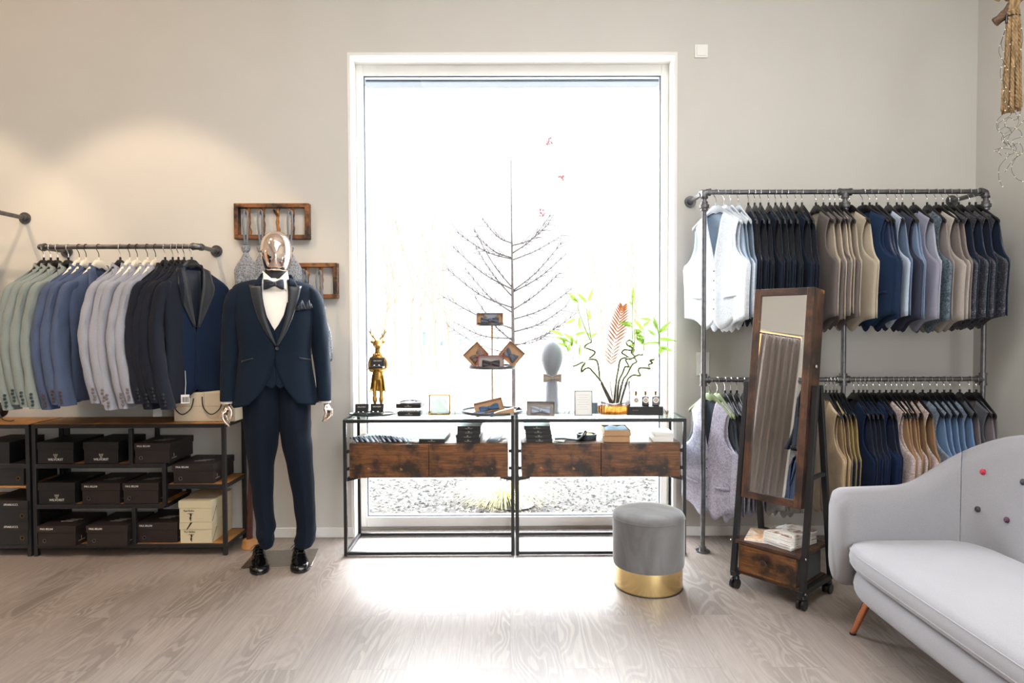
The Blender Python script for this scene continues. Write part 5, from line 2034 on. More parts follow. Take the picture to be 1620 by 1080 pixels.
# ---------------------------------------------------------------- suited mannequin
MX, MY, MR = -1.313, 3.62, .30
man = thing('mannequin', 'chrome headed mannequin in navy tuxedo, white shirt and bow tie on a steel plate', 'mannequin', (MX, MY, 0), MR)
M['suit'] = fabric('midnight_suit', '101d2c', .8, .03, .06, 520, .15, .14)
M['suitlap'] = satin('tuxedo_satin', '191d25', .36, .04, .05)
M['trouser'] = fabric('midnight_trouser', '0e1826', .8, .03, .06, 520, .15, .14)
M['shirt'] = plain('white_shirt', 'f0ede6', .8, 0, .01, 5, .1, 300)
M['patent'] = plain('patent_leather', '08080a', .06, 0, .05)
M['neck'] = plain('black_neck', '1e1f22', .7)


def mp(px, py, dy=0.0):
    d = P(px, py, y=3.0) - V((0, 0, CAMZ))
    yl = V((-math.sin(MR), math.cos(MR), 0))
    t = (V((MX, MY, 0)) + yl * dy - V((0, 0, CAMZ))).dot(yl) / d.dot(yl)
    return w2l(V((0, 0, CAMZ)) + d * t)


def w2l(p):
    c_, s_ = math.cos(MR), math.sin(MR)
    x, y = p.x - MX, p.y - MY
    return V((x * c_ + y * s_, -x * s_ + y * c_, p.z))


# torso profile of the jacket: z, half width, half depth, centre x
ZSH = 1.553
torso = [(1.602, .068, .062, 0), (1.594, .100, .068, 0), (1.586, .138, .074, 0), (1.577, .172, .079, 0), (1.565, .200, .085, 0), (1.548, .216, .092, 0), (1.525, .221, .098, 0), (1.45, .220, .112, 0), (1.38, .214, .118, 0), (1.30, .200, .116, 0), (1.20, .188, .110, 0), (1.10, .196, .112, .002), (1.0, .212, .120, .003), (.94, .222, .124, .003), (.885, .230, .128, .003)]
torso = [(z, a, b, 0.0) for z, a, b, c in torso]
tz = [(t[0], t) for t in torso][::-1]


def tp(z):
    out = []
    for k in (1, 2, 3):
        out.append(interp([(a, b[k]) for a, b in tz], z))
    return out


def sup(a, n=2.4):
    s, c = math.sin(a), math.cos(a)
    return math.copysign(abs(s) ** (2 / n), s), math.copysign(abs(c) ** (2 / n), c)


def front_y(x, z, k=1.0):
    a, b, c = tp(z)
    u = min(.999, abs((x - c) / (a * k)))
    return -b * k * (1 - u ** 2.4) ** (1 / 2.4)


# half opening of the jacket front at height z (left/right edge x)
openL = [(.893, -.135), (.95, -.085), (1.0, -.055), (1.05, -.032), (1.10, -.015), (1.16, .0), (1.205, .004), (1.25, -.010), (1.32, -.040), (1.38, -.062), (1.45, -.072), (1.52, -.075), (1.56, -.072), (1.60, -.066)]
openR = [(.893, .115), (.95, .078), (1.0, .050), (1.05, .028), (1.10, .010), (1.16, -.003), (1.205, -.006), (1.25, .012), (1.32, .044), (1.38, .064), (1.45, .072), (1.52, .075), (1.56, .072), (1.60, .066)]

zs = [lerp(.893, 1.602, i / 55) for i in range(56)]
jk = MB()
for sgn, tab in ((-1, openL), (1, openR)):
    rows = []
    for z in zs:
        a, b, c = tp(z)
        x0 = interp(tab, z) + c
        row = []
        # from front edge round the side to the centre back
        u0 = max(-.999, min(.999, (x0 - c) / a))
        a0 = math.asin(math.copysign(abs(u0) ** 1.2, u0))
        for i in range(30):
            ang = lerp(a0, sgn * PI, i / 29)
            s_, c_ = sup(ang)
            fold = .0025 * math.sin(9 * ang + z * 14) * (1 if i > 3 else 0)
            front = -.003 if (sgn < 0 and i < 4) else 0
            zz = z + (0 if z > .93 else .012 * math.sin(ang) ** 2)
            if z < 1.0 and i < 8: zz = z + (.02 * (1 - i / 8) ** 2) * (1.0 - z) / .107
            row.append((c + a * s_ * (1 + fold), -b * c_ + front, zz))
        rows.append(row)
    jk.loft(rows, False, False)
jacket = jk.obj('jacket', M['suit'], man, solid=.005, smooth=60)


def patch(inner, outer, off, nu=6, nv=24, f=None, lift=0.0, k=1.0):
    """cloth patch lying on the jacket front between two (x, z) polylines"""
    def rs(pl, v):
        L = [0]
        for p, q in zip(pl, pl[1:]): L.append(L[-1] + math.hypot(q[0] - p[0], q[1] - p[1]))
        d = v * L[-1]
        for i in range(len(pl) - 1):
            if d <= L[i + 1] or i == len(pl) - 2:
                t = (d - L[i]) / max(1e-9, L[i + 1] - L[i])
                return lerp(pl[i][0], pl[i + 1][0], t), lerp(pl[i][1], pl[i + 1][1], t)
    m = MB()

    def g(u, v):
        a, b = rs(inner, v), rs(outer, v)
        x, z = lerp(a[0], b[0], u), lerp(a[1], b[1], u)
        return (x, front_y(x, z, k) - off - lift * math.sin(PI * min(1, u * 1.0)), z)
    m.grid(g, nu, nv)
    return m


def mxz(px, py):
    p = mp(px, py, -.11)
    return (p.x, p.z)


# lapels and collar from the outline in the photograph
for s, inn, out in ((-1, [(414, 450), (415.5, 470), (421, 500), (429, 525), (437, 546)], [(393.5, 450.5), (399, 474), (408, 503), (420, 526), (436, 547)]),
                    (1, [(457, 450), (457, 470), (453, 498), (446, 522), (438, 546)], [(477, 452), (471, 476), (463, 503), (453, 526), (439, 547)])):
    patch([mxz(*p) for p in inn], [mxz(*p) for p in out], .009, 6, 24, lift=.004).obj('lapel', M['suitlap'], man, solid=.004, smooth=60)
    inn2 = [(414.5, 430), (414, 440), (414, 451)] if s < 0 else [(456.5, 432), (457, 441), (457, 452)]
    out2 = [(410.5, 432), (402, 446), (398.5, 452)] if s < 0 else [(460.5, 433), (468, 447), (472, 453)]
    m = patch([mxz(*p) for p in inn2], [mxz(*p) for p in out2], .011, 5, 8, lift=.003)
    m.obj('collar_leaf', M['suit'], man, solid=.004, smooth=60)
# collar round the back of the neck
m = MB()
m.grid(lambda u, v: ((.072 + .008 * v) * math.sin(lerp(-1.5, 1.5, u)), .060 * math.cos(lerp(-1.5, 1.5, u)) + .004, 1.618 - .052 * v - .02 * (1 - math.cos(lerp(-1.5, 1.5, u))) * .5), 25, 5)
m.obj('collar_back', M['suit'], man, solid=.005, smooth=60)
# pockets, button
for s, p0, p1 in ((-1, (381, 571), (399.5, 566)), (1, (473, 565), (493, 569))):
    a, b = mxz(*p0), mxz(*p1)
    patch([a, b], [(a[0], a[1] - .009), (b[0], b[1] - .009)], .004, 2, 10).obj('jetted_pocket', M['suitlap'], man, solid=.003)
p = mxz(438.5, 551)
o = MB().lathe([(.0095, 0), (.010, .002), (.0085, .005), (.004, .0045)], 20).obj('jacket_button', M['suitlap'], man, loc=(p[0], front_y(p[0], p[1]) - .006, p[1]))
o.rotation_euler = (PI / 2, 0, 0)
# breast pocket square
bp = [mxz(468, 489), mxz(493, 485)]
patch(bp, [(bp[0][0], bp[0][1] - .014), (bp[1][0], bp[1][1] - .014)], .004, 2, 8).obj('breast_welt', M['suit'], man, solid=.004)
m = MB()
q = random.Random(2)
for k in range(7):
    f = k / 6
    x0, z0 = lerp(bp[0][0] + .008, bp[1][0] - .008, f), lerp(bp[0][1], bp[1][1], f)
    hgt = (.030, .046, .034, .050, .036, .046, .026)[k]
    dx = q.uniform(-.012, .012)
    y0 = front_y(x0, z0) - .008

    def pet(u, v, x0=x0, z0=z0, dx=dx, hgt=hgt, y0=y0, k=k):
        w = .014 * (1 - .85 * v)
        return (x0 + dx * v + (u - .5) * 2 * w, y0 - .008 * math.sin(PI * v) - .005 * math.cos(PI * (u - .5)) - .002 * (k % 2), z0 - .006 + hgt * v)
    m.grid(pet, 7, 7)
m.obj('pocket_square', satin('navy_pocket_square', '131c2c', .4), man, solid=.0015, smooth=60)

# shirt front, waistcoat front
sh = MB()
rows = []
for z in [lerp(1.05, 1.60, i / 30) for i in range(31)]:
    rows.append([(x, front_y(x, z, .93) + .004 - (.0025 if abs(x) < .0135 else 0), z) for x in [lerp(-.10, .10, i / 40) for i in range(41)]])
sh.loft(rows, False, False)
sh.obj('shirt_front', M['shirt'], man, solid=.003, smooth=50)
vin = {-1: [(.62 * 0 + -.075, 1.46), (-.050, 1.36), (-.022, 1.275), (.0, 1.232)], 1: [(.075, 1.46), (.052, 1.36), (.026, 1.275), (.0, 1.232)]}
for s in (-1, 1):
    ln = [mxz(*p) for p in ([(416.5, 478), (422, 500), (430, 515), (434.5, 522)] if s < 0 else [(454, 478), (449, 498), (441, 513), (434.5, 522)])]
    ln += [mxz(434.8, 545), mxz(436, 580), mxz(437, 600)]
    # hem point of the waistcoat
    tip = mxz(424.5, 616) if s < 0 else mxz(442.5, 617)
    ln.append(((mxz(437, 608)[0]), mxz(437, 608)[1]))
    ou = [(s * (.115 if l[1] > 1.15 else .075), l[1]) for l in ln[:-1]] + [(s * .062, tip[1] + .02)]
    m = MB()

    def vg(u, v, ln=ln, ou=ou, tip=tip, s=s):
        k = v * (len(ln) - 1)
        i = min(int(k), len(ln) - 2)
        t_ = k - i
        a = (lerp(ln[i][0], ln[i + 1][0], t_), lerp(ln[i][1], ln[i + 1][1], t_))
        b = (lerp(ou[i][0], ou[i + 1][0], t_), lerp(ou[i][1], ou[i + 1][1], t_))
        x, z = lerp(a[0], b[0], u), lerp(a[1], b[1], u)
        if v > .9: z -= .020 * math.exp(-((u - .35) / .25) ** 2) * (v - .9) / .1
        return (x, front_y(x, z, .955) + .001 - (.002 if s > 0 else 0), z)
    m.grid(vg, 10, 40)
    m.obj('waistcoat_front', M['suit'], man, solid=.003, smooth=50)
# shirt collar leaves, bow tie
for s in (-1, 1):
    m = MB()
    C = [mp(*p, dy) for p, dy in (((414, 428), -.02), ((415 if s < 0 else 456, 455), -.075), ((432 if s < 0 else 438, 448), -.088), ((418, 440), -.05))]
    top0 = mp(415.5 if s < 0 else 454.5, 428, -.012)
    top1 = mp(435.5 if s < 0 else 437, 446, -.082)
    bot0 = mp(414 if s < 0 else 457.5, 448, -.040)
    bot1 = mp(417.5 if s < 0 else 453.5, 460, -.092)

    def cg(u, v):
        # u along the neck from the side to the throat, v top to bottom
        a, b = top0.lerp(top1, u), bot0.lerp(bot1, u)
        p = a.lerp(b, v)
        p.y -= .018 * math.sin(PI * u) * .6 + .006 * math.sin(PI * v)
        return p
    m.grid(cg, 9, 7)
    m.obj('collar_wing', M['shirt'], man, solid=.003, smooth=60)
m = MB()
m.grid(lambda u, v: ((.062 + .006 * v) * math.sin(lerp(-1.9, 1.9, u)), .064 * math.cos(lerp(-1.9, 1.9, u)) + .002, 1.622 - .045 * v - .028 * max(0, -math.cos(lerp(-1.9, 1.9, u)))), 25, 5)
m.obj('collar_stand', M['shirt'], man, solid=.003, smooth=60)
for s in (-1, 1):
    m = MB()
    c0 = mp(434.5, 449, -.112)
    e = mp(417.5 if s < 0 else 448.5, 450, -.095)

    def bw(u, v, s=s):
        t_ = u
        hh = lerp(.010, .027, sm(t_ * 1.15)) 
        x = lerp(c0.x, e.x, t_)
        z = lerp(c0.z, e.z, t_) + (v - .5) * 2 * hh - .002 * s * t_ * 0
        y = lerp(c0.y, e.y, t_) - .010 * math.sin(PI * t_) * (1 - ((v - .5) * 2) ** 2) - .004 * math.sin(v * 9) * (1 - t_)
        return (x, y, z)
    m.grid(bw, 12, 9)
    m.obj('bow_tie', satin('navy_bow', '121b2a', .5, .05, .1), man, solid=.008, smooth=60)
o = MB().ball((0, 0, 0), (.0095, .010, .013), 12, 8).obj('bow_knot', satin('navy_bow_knot', '121b2a', .5, .05, .1), man, loc=mp(434.5, 449, -.118))

# neck and chrome head
MB().lathe([(.064, 1.56), (.060, 1.60), (.057, 1.63), (.055, 1.66)], 32, (mp(436, 450).x, 0, 0), 1, .98).obj('neck', M['neck'], man)
hx = mp(437, 400).x
hp = [(1.868, .006), (1.866, .025), (1.858, .045), (1.842, .062), (1.818, .0755), (1.79, .0825), (1.76, .0845), (1.73, .0825), (1.70, .077), (1.67, .068), (1.65, .059), (1.636, .046), (1.630, .030), (1.628, .012)]
rings = []
for z, r in hp[::-1]:
    t_ = (z - 1.63) / .24
    ring = []
    for k in range(40):
        a = 2 * PI * k / 40
        s_, c_ = math.sin(a), math.cos(a)
        yy = r * 1.18 * c_
        yy = yy + .012 - .030 * (1 - t_) * (r / .08)
        if c_ < 0:
            # hint of brow, nose ridge and chin
            yy -= .010 * math.exp(-(s_ / .22) ** 2) * math.exp(-((z - 1.715) / .03) ** 2)
            yy += .004 * math.exp(-((abs(s_) - .35) / .2) ** 2) * math.exp(-((z - 1.75) / .018) ** 2)
        ring.append((hx + r * s_, yy, z))
    rings.append(ring)
MB().loft(rings).obj('head', M['rose'], man, sub=2, smooth=90)

# sleeves: shoulder to cuff, slightly bent
for s, pts, wid in ((-1, [(379.5, 449.5, 0), (370.5, 478, .0), (367, 515, .012), (365, 550, .012), (362, 590, -.002), (360, 634, -.022)], (.050, .062, .062, .057, .051, .044)),
                    (1, [(488.5, 450.5, 0), (497, 479, 0), (503, 515, .012), (507, 550, .012), (511, 590, -.002), (513.5, 633, -.022)], (.050, .062, .062, .057, .051, .044))):
    cp = spline([mp(*p) for p in pts], 7)
    n = len(cp)
    rings = []
    for i, p in enumerate(cp):
        t_ = i / (n - 1)
        k = t_ * 5
        j = min(int(k), 4)
        r = lerp(wid[j], wid[j + 1], k - j)
        # shoulder cap rounds in
        cap = -.5 + 1.5 * math.sqrt(max(0, 1 - (1 - min(1, t_ / .085)) ** 2)) if t_ < .085 else 1
        ring = []
        for q_ in range(20):
            a = 2 * PI * q_ / 20
            wr = 1 + .03 * math.sin(5 * a + 18 * t_) * (t_ > .3) + .018 * math.sin(30 * t_ + 2 * a) * (.35 < t_ < .6)
            ring.append((p.x + r * (.45 + .55 * cap) * wr * math.cos(a) * .86, p.y + r * (.45 + .55 * cap) * 1.12 * wr * math.sin(a), p.z + (.018 * math.cos(a) * -s * (1 - t_ / .14) if t_ < .14 else 0)))
        rings.append(ring)
    MB().loft(rings).obj('sleeve', M['suit'], man, smooth=60)
    # shirt cuff
    e = cp[-1]
    MB().lathe([(.033, -.014), (.036, -.012), (.037, .02)], 24, (e.x + .002 * s, e.y, e.z), .92, 1.15).obj('shirt_cuff', M['shirt'], man)


# chrome hands hanging with softly curled fingers
def hand(s, wrist, tips):
    """s -1 viewer left; points given in photo pixels (x, y, dy)"""
    m = MB()
    w = mp(*wrist[0])
    k = mp(*wrist[1])
    # wrist and palm
    rings = []
    for i in range(9):
        t_ = i / 8
        c = w.lerp(k, t_)
        rx = lerp(.022, .030, sm(t_ * 1.3)) * (1 if t_ < .9 else .92)
        ry = lerp(.026, .040, sm(t_ * 1.2))
        rings.append([(c.x + rx * .62 * math.cos(a), c.y + ry * math.sin(a), c.z) for a in [2 * PI * q / 16 for q in range(16)]])
    m.loft(rings)
    for f in tips:
        pts = [mp(*p) for p in f[0]]
        sp = spline(pts, 5)
        n = len(sp)
        m.tube(sp, [lerp(f[1], f[1] * .68, i / (n - 1)) * (1 if i < n - 1 else .7) * (1 + .07 * math.sin(i * 1.25)) for i in range(n)], 10)
        m.ball(sp[-1], f[1] * .66, 8, 6)
    m.obj('hand', M['rose'], man, remesh=.0032)


hand(-1, ((361, 637, -.022), (357, 652, -.028)),
     [([(353.5, 650, -.055), (352, 659, -.066), (356, 667, -.070), (362, 673, -.066)], .0099),
      ([(354.5, 651, -.035), (354, 661, -.045), (358, 669, -.050), (363.5, 674, -.046)], .0099),
      ([(356, 651, -.015), (356, 660, -.020), (359, 667, -.022), (363, 672, -.020)], .0096),
      ([(358, 650, .004), (358.5, 658, .002), (360.5, 664, .000), (363, 668, .000)], .0086),
      ([(361, 643, -.052), (365.5, 649, -.066), (366, 656, -.072), (364, 663, -.074)], .0102)])
hand(1, ((514.5, 636, -.022), (521, 648, -.028)),
     [([(523.5, 647, -.055), (524, 655, -.066), (519.5, 661, -.070), (512, 664.5, -.066)], .0099),
      ([(522.5, 648, -.035), (523, 656, -.045), (518.5, 662, -.050), (511, 665.5, -.046)], .0099),
      ([(521, 648, -.015), (521, 656, -.020), (517, 662, -.022), (511.5, 664, -.020)], .0096),
      ([(519, 647, .004), (519, 654, .002), (516, 659, .000), (512, 661, .000)], .0086),
      ([(516, 640, -.052), (514.5, 647, -.066), (516, 653, -.072), (513, 659, -.074)], .0102)])

# trousers
def leg(path, name='trouser_leg'):
    m = MB()
    rings = []
    n = len(path)
    cps = []
    for (pl, pr, py, dy, d) in path:
        a, b = mp(pl, py, dy), mp(pr, py, dy)
        cps.append((V(((a.x + b.x) / 2, a.y, a.z)), (b.x - a.x) / 2, d))
    sp = spline([c[0] for c in cps], 5)
    for i, p in enumerate(sp):
        k = i / 5
        j = min(int(k), n - 2)
        t_ = k - j
        rx, ry = lerp(cps[j][1], cps[j + 1][1], t_), lerp(cps[j][2], cps[j + 1][2], t_)
        ring = []
        for q_ in range(28):
            a = 2 * PI * q_ / 28 - PI / 2
            c_, s_ = math.cos(a), math.sin(a)
            crease = 1 + .13 * max(0, math.cos(2 * (a + PI / 2))) ** 10
            wr = 1 + .02 * math.sin(4 * a + i * .9) * (i > 8)
            ring.append((p.x + rx * c_ * wr, p.y + ry * s_ * crease, p.z))
        rings.append(ring)
    m.loft(rings)
    return m.obj(name, M['trouser'], man, smooth=60)


leg([(382, 446, 600, .0, .090), (383, 446, 640, .0, .094), (385, 444, 676, .0, .096), (388, 440, 705, .0, .092), (393, 434, 740, -.004, .082), (398, 432.8, 780, -.008, .072), (402, 433, 810, -.008, .066), (405, 437, 833, -.010, .066), (404.5, 434, 845, -.012, .070), (408.5, 434.5, 856, -.010, .072), (411, 432, 864, -.012, .066)])
leg([(436, 492, 600, .0, .090), (437, 492, 640, .0, .094), (441, 492.5, 676, .0, .096), (446, 494, 705, .0, .092), (454, 496, 740, -.004, .082), (462, 498, 780, -.008, .072), (466, 499, 810, -.008, .066), (469, 500, 833, -.010, .066), (468, 500, 845, -.012, .070), (465, 498.5, 856, -.010, .072), (467, 494, 864, -.012, .066)])


# patent derby shoes, toes towards the viewer
def shoe(heel, toe):
    h, t_ = V(heel), V(toe)
    ax = (t_ - h)
    L = ax.length
    ax.normalize()
    sd = V((-ax.y, ax.x, 0))
    shoe_ = bpy.data.objects.new('shoe', None)
    COL.objects.link(shoe_)
    shoe_.parent = man
    prof = [(0, .020, .050), (.03, .030, .075), (.10, .034, .092), (.22, .034, .098), (.38, .036, .088), (.52, .042, .066), (.66, .047, .054), (.80, .046, .048), (.90, .038, .042), (.96, .026, .032), (1.0, .010, .018)]
    rings, sole = [], []
    for k in range(31):
        f = k / 30
        w = interp([(a, b) for a, b, c in prof], f)
        hh = interp([(a, c) for a, b, c in prof], f)
        c = h + ax * L * f
        ring = []
        for q_ in range(18):
            a = 2 * PI * q_ / 18
            cs, sn = math.cos(a), math.sin(a)
            zz = .014 + (hh - .014) * (.5 + .5 * sn)
            kk = math.copysign(abs(cs) ** .75, cs) * (1 - .30 * max(0, sn) ** 2 * (hh > .06))
            p = c + sd * w * kk
            ring.append((p.x, p.y, zz))
        rings.append(ring)
        wl = w + .004
        sole.append([tuple(c + sd * wl * s_)[:2] + (z_,) for s_, z_ in ((-1, .002), (1, .002), (1, .015), (-1, .015))])
    MB().loft(rings).obj('upper', M['patent'], shoe_, sub=1, smooth=80)
    MB().loft(sole).obj('sole', plain('black_sole', '0c0c0d', .4), shoe_)
    m = MB()
    for k in range(4):
        f = .30 + .07 * k
        hh = interp([(a, c) for a, b, c in prof], f)
        c = h + ax * L * f
        pts = [c + sd * .016 * s_ + V((0, 0, hh + .0015 - .005 * s_ * s_)) for s_ in (-1, -.5, 0, .5, 1)]
        m.tube(pts, .0016, 6)
    c = h + ax * L * .28
    for s_ in (-1, 1):
        m.tube(spline([c + V((0, 0, .098)), c + sd * .02 * s_ + V((0, -.01, .104)), c + sd * .042 * s_ + V((0, -.015, .088))], 5), .0016, 6)
        m.tube(spline([c + V((0, 0, .098)), c + sd * .024 * s_ + V((0, -.022, .090)), c + sd * .04 * s_ + V((0, -.03, .072))], 5), .0014, 6)
    m.obj('lace', M['inkblack'], shoe_)
    m = MB()
    for s_ in (-1, 1):
        rr2 = []
        for k in range(8):
            f = lerp(.18, .50, k / 7)
            w = interp([(a, b) for a, b, c in prof], f)
            hh = interp([(a, c) for a, b, c in prof], f)
            c = h + ax * L * f
            rr2.append([tuple(c + sd * s_ * (w * lerp(1.02, .42, v) + .002) + V((0, 0, lerp(.03, hh + .001, v)))) for v in (0, .25, .5, .75, 1)])
        m.loft(rr2, False, False)
    m.obj('facing', M['patent'], shoe_, solid=.002, smooth=60)


a0, b0 = P(424, 868, z=0), P(412, 909, z=0)
shoe(w2l(V((a0.x, 3.70, 0))), w2l(V((b0.x, 3.435, 0))))
a0, b0 = P(483, 868, z=0), P(478, 905, z=0)
shoe(w2l(V((a0.x, 3.71, 0))), w2l(V((b0.x, 3.455, 0))))
# polished steel base plate
pl = [P(*p, z=0) for p in ((379, 901.7), (493, 896), (504, 869), (406, 872.7))]
m = MB()
m.add([(w2l(p).x, w2l(p).y, z) for z in (0.0005, .006) for p in pl], [(0, 1, 2, 3), (7, 6, 5, 4), (0, 4, 5, 1), (1, 5, 6, 2), (2, 6, 7, 3), (3, 7, 4, 0)])
m.obj('base_plate', metal('brushed_steel', 'b5b0a8', .28, .08, 60), man, bevel=.001)
# ---------------------------------------------------------------- velvet pouf
c = V((.7115, 3.285, 0))
t = thing('pouf', 'round grey velvet pouf with a shiny gold base in front of the right console', 'stool', c)
velvet = NT('grey_velvet')
velvet.col(velvet.ramp(velvet.noise(velvet.coord((1, 1, .5)), 7, 4, .6, .8), [(.35, srgb('5e5d5d')), (.65, srgb('747373'))]))
velvet.set(Roughness=.9)
velvet.b.inputs['Sheen Weight'].default_value = .85
velvet.b.inputs['Sheen Roughness'].default_value = .35
PZ = P(1028, 806, y=3.285).z
MB().lathe([(.170, 0), (.172, .003), (.172, .128), (.168, .130)], 64).obj('gold_base', M['gold'], t)
MB().lathe([(.165, .0), (.174, .0), (.174, .004), (.165, .004)], 64, cap=False).obj('foot_ring', M['black'], t)
MB().lathe([(.160, .118), (.178, .116), (.181, .13), (.182, .25), (.1825, PZ - .042), (.182, PZ - .034)], 64).obj('drum_cover', velvet.m, t)
MB().lathe([(.1825, PZ - .036), (.1845, PZ - .034), (.1845, PZ - .030), (.1825, PZ - .028)], 64, cap=False).obj('piping', velvet.m, t)
MB().lathe([(.1815, PZ - .034), (.181, PZ - .022), (.174, PZ - .010), (.158, PZ - .002), (.12, PZ + .003), (.06, PZ + .005), (.004, PZ + .0055)], 64).obj('seat_top', velvet.m, t)

# ---------------------------------------------------------------- cheval mirror cabinet on casters
c1, c2, c3 = V((1.148, 3.245, 0)), V((1.372, 2.990, 0)), V((1.590, 3.175, 0))
ux = (c2 - c1).normalized()                       # along the front, left to right
ang = math.atan2(ux.y, ux.x)
uy = V((-ux.y, ux.x, 0))                          # to the rear
W = (c2 - c1).length + .0
D = abs((c3 - c2).dot(uy))
t = thing('mirror_stand', 'tilting brown framed mirror cabinet on a black wheeled stand with drawer', 'mirror', c1, ang)
# casters
for x in (.0, W):
    for y in (0, D):
        m = MB()
        o = .018
        for s in (-1, 1):
            m.cyl((x + s * .006, y - .006, .024), (x + s * .019, y - .006, .024), .024, n=20)
        m.obj('caster', M['blackplastic'], t)
        MB().cyl((x, y, .03), (x, y, .066), .008).obj('caster_stem', M['black'], t)
        MB().lathe([(.0, 0), (.014, .004), (.02, .02), (.016, .034), (0, .036)], 14, (x, y, .03)).obj('caster_hood', M['blackplastic'], t)
BZ = .066
for x in (0, W):
    MB().bb(x - .014, x + .014, -.03, D + .03, BZ, BZ + .024).obj('foot_rail', M['black'], t, bevel=.002)
MB().bb(.014, W - .014, .0, D, BZ + .012, BZ + .028).obj('bottom_board', M['rusticx'], t, bevel=.001)
# drawer box
DZ0, DZ1 = BZ + .028, P(1175, 868, y=3.22).z
DZ1 = .235
m = MB()
m.bb(.032, W - .032, .0, D - .015, DZ0, DZ0 + .010)
for x in (.032, W - .044):
    m.bb(x, x + .012, .012, D - .015, DZ0 + .01, DZ1 - .002)
m.bb(.044, W - .044, D - .027, D - .015, DZ0 + .01, DZ1 - .002)
m.obj('drawer_case', plain('grey_felt_box', '5b6062', .8), t)
dr = MB().bb(.020, W - .028, -.010, .012, DZ0 + .002, DZ1 - .004).obj('drawer', M['rustic'], t, bevel=.002)
MB().lathe([(.006, 0), (.007, .010), (.014, .018), (.016, .024), (.011, .028), (0, .029)], 18).obj('drawer_knob', plain('dark_knob', '2a1a12', .35), dr, loc=((W - .02) / 2, -.010, (DZ0 + DZ1) / 2 + .01)).rotation_euler = (PI / 2, 0, 0)
MB().bb(.004, W - .004, -.014, D + .004, DZ1, DZ1 + .016).obj('shelf_top', M['rusticx'], t, bevel=.0015)
# A frame legs up to the pivot
PVZ = 1.015
PVY = D * .47
for x in (-.006, W + .006):
    for y0, y1 in ((-.012, PVY - .018), (D + .012, PVY + .018)):
        m = MB()
        a, b = V((x, y0, BZ + .012)), V((x, y1, PVZ + .03))
        for i in (0,):
            d = .013
            m.add([(x - d, a.y - d, a.z), (x + d, a.y - d, a.z), (x + d, a.y + d, a.z), (x - d, a.y + d, a.z), (x - d, b.y - d, b.z), (x + d, b.y - d, b.z), (x + d, b.y + d, b.z), (x - d, b.y + d, b.z)],
                  [(0, 3, 2, 1), (4, 5, 6, 7), (0, 1, 5, 4), (1, 2, 6, 5), (2, 3, 7, 6), (3, 0, 4, 7)])
        m.obj('leg', M['black'], t, bevel=.0015)
    m = MB()
    m.bb(x - .010, x + .010, PVY - .085, PVY + .085, .60, .616)
    m.obj('cross_brace', M['black'], t)
    for y_, z_ in ((-.012, BZ + .012), (D + .012, BZ + .012), (-.012, DZ1 + .008)):
        MB().ball((x + (.014 if x > 0 else -.014), y_, z_), (.003, .006, .006), 8, 6).obj('bolt', M['chrome'], t)
# mirror cabinet, tilted back about the pivot
MH0, MH1, MWd, MD_ = -.56, .50, W - .035, .095
cab = bpy.data.objects.new('mirror_cabinet', None)
COL.objects.link(cab)
cab.parent = t
TILT = math.radians(-7.0)
cab.location = (W / 2, PVY, PVZ)
cab.rotation_euler = (TILT, 0, 0)
x0, x1 = -MWd / 2, MWd / 2
m = MB()
m.bb(x0, x0 + .016, -.03, MD_ - .03, MH0, MH1)
m.bb(x1 - .016, x1, -.03, MD_ - .03, MH0, MH1)
m.bb(x0 + .016, x1 - .016, -.03, MD_ - .03, MH1 - .016, MH1)
m.bb(x0 + .016, x1 - .016, -.03, MD_ - .03, MH0, MH0 + .016)
m.bb(x0 + .016, x1 - .016, MD_ - .04, MD_ - .03, MH0 + .016, MH1 - .016)
m.obj('cabinet_box', M['rusticz'], cab, bevel=.0015)
fw = .036
for xa, xb_ in ((x0, x0 + fw), (x1 - fw, x1)):
    MB().bb(xa, xb_, -.052, -.030, MH0, MH1).obj('door_stile', M['rusticz'], cab, bevel=.002)
for za, zb_ in ((MH1 - fw, MH1), (MH0, MH0 + fw)):
    MB().bb(x0 + fw, x1 - fw, -.052, -.030, za, zb_).obj('door_rail', M['rusticx'], cab, bevel=.002)
mirror = NT('mirror_silver')
mirror.set(Metallic=1.0, Roughness=0.0)
mirror.b.inputs['Base Color'].default_value = (.93, .93, .92, 1)
MB().bb(x0 + fw, x1 - fw, -.043, -.036, MH0 + fw, MH1 - fw).obj('mirror_glass', mirror.m, cab, smooth=0)
MB().ball((x1 + .004, .01, .12), (.006, .010, .010), 10, 8).obj('cabinet_lock', M['chrome'], cab)
for x in (x0, x1):
    MB().cyl((x - .02, 0, 0), (x + .02, 0, 0), .007, n=12).obj('pivot_knob', M['chrome'], cab)

# magazines on the stand
mw = NT('cover_photo')
v = mw.coord()
f1_ = mw.noise(v, 16, 3, .6, .6)
mw.col(mw.ramp(f1_, [(.30, srgb('3a4256')), (.40, srgb('8a6a58')), (.50, srgb('e8ddd2')), (.60, srgb('f4f2ee')), (.70, srgb('c9b09c'))]))
mw.set(Roughness=.3)
mo = NT('autumn_cover')
f2_ = mo.noise(mo.coord(), 18, 3, .6, .8)
mo.col(mo.ramp(f2_, [(.28, srgb('2e3b66')), (.40, srgb('e9dcc8')), (.50, srgb('d99a5c')), (.62, srgb('f2e6d8')), (.74, srgb('7d9a58'))]))
mo.set(Roughness=.3)
topz = DZ1 + .0165


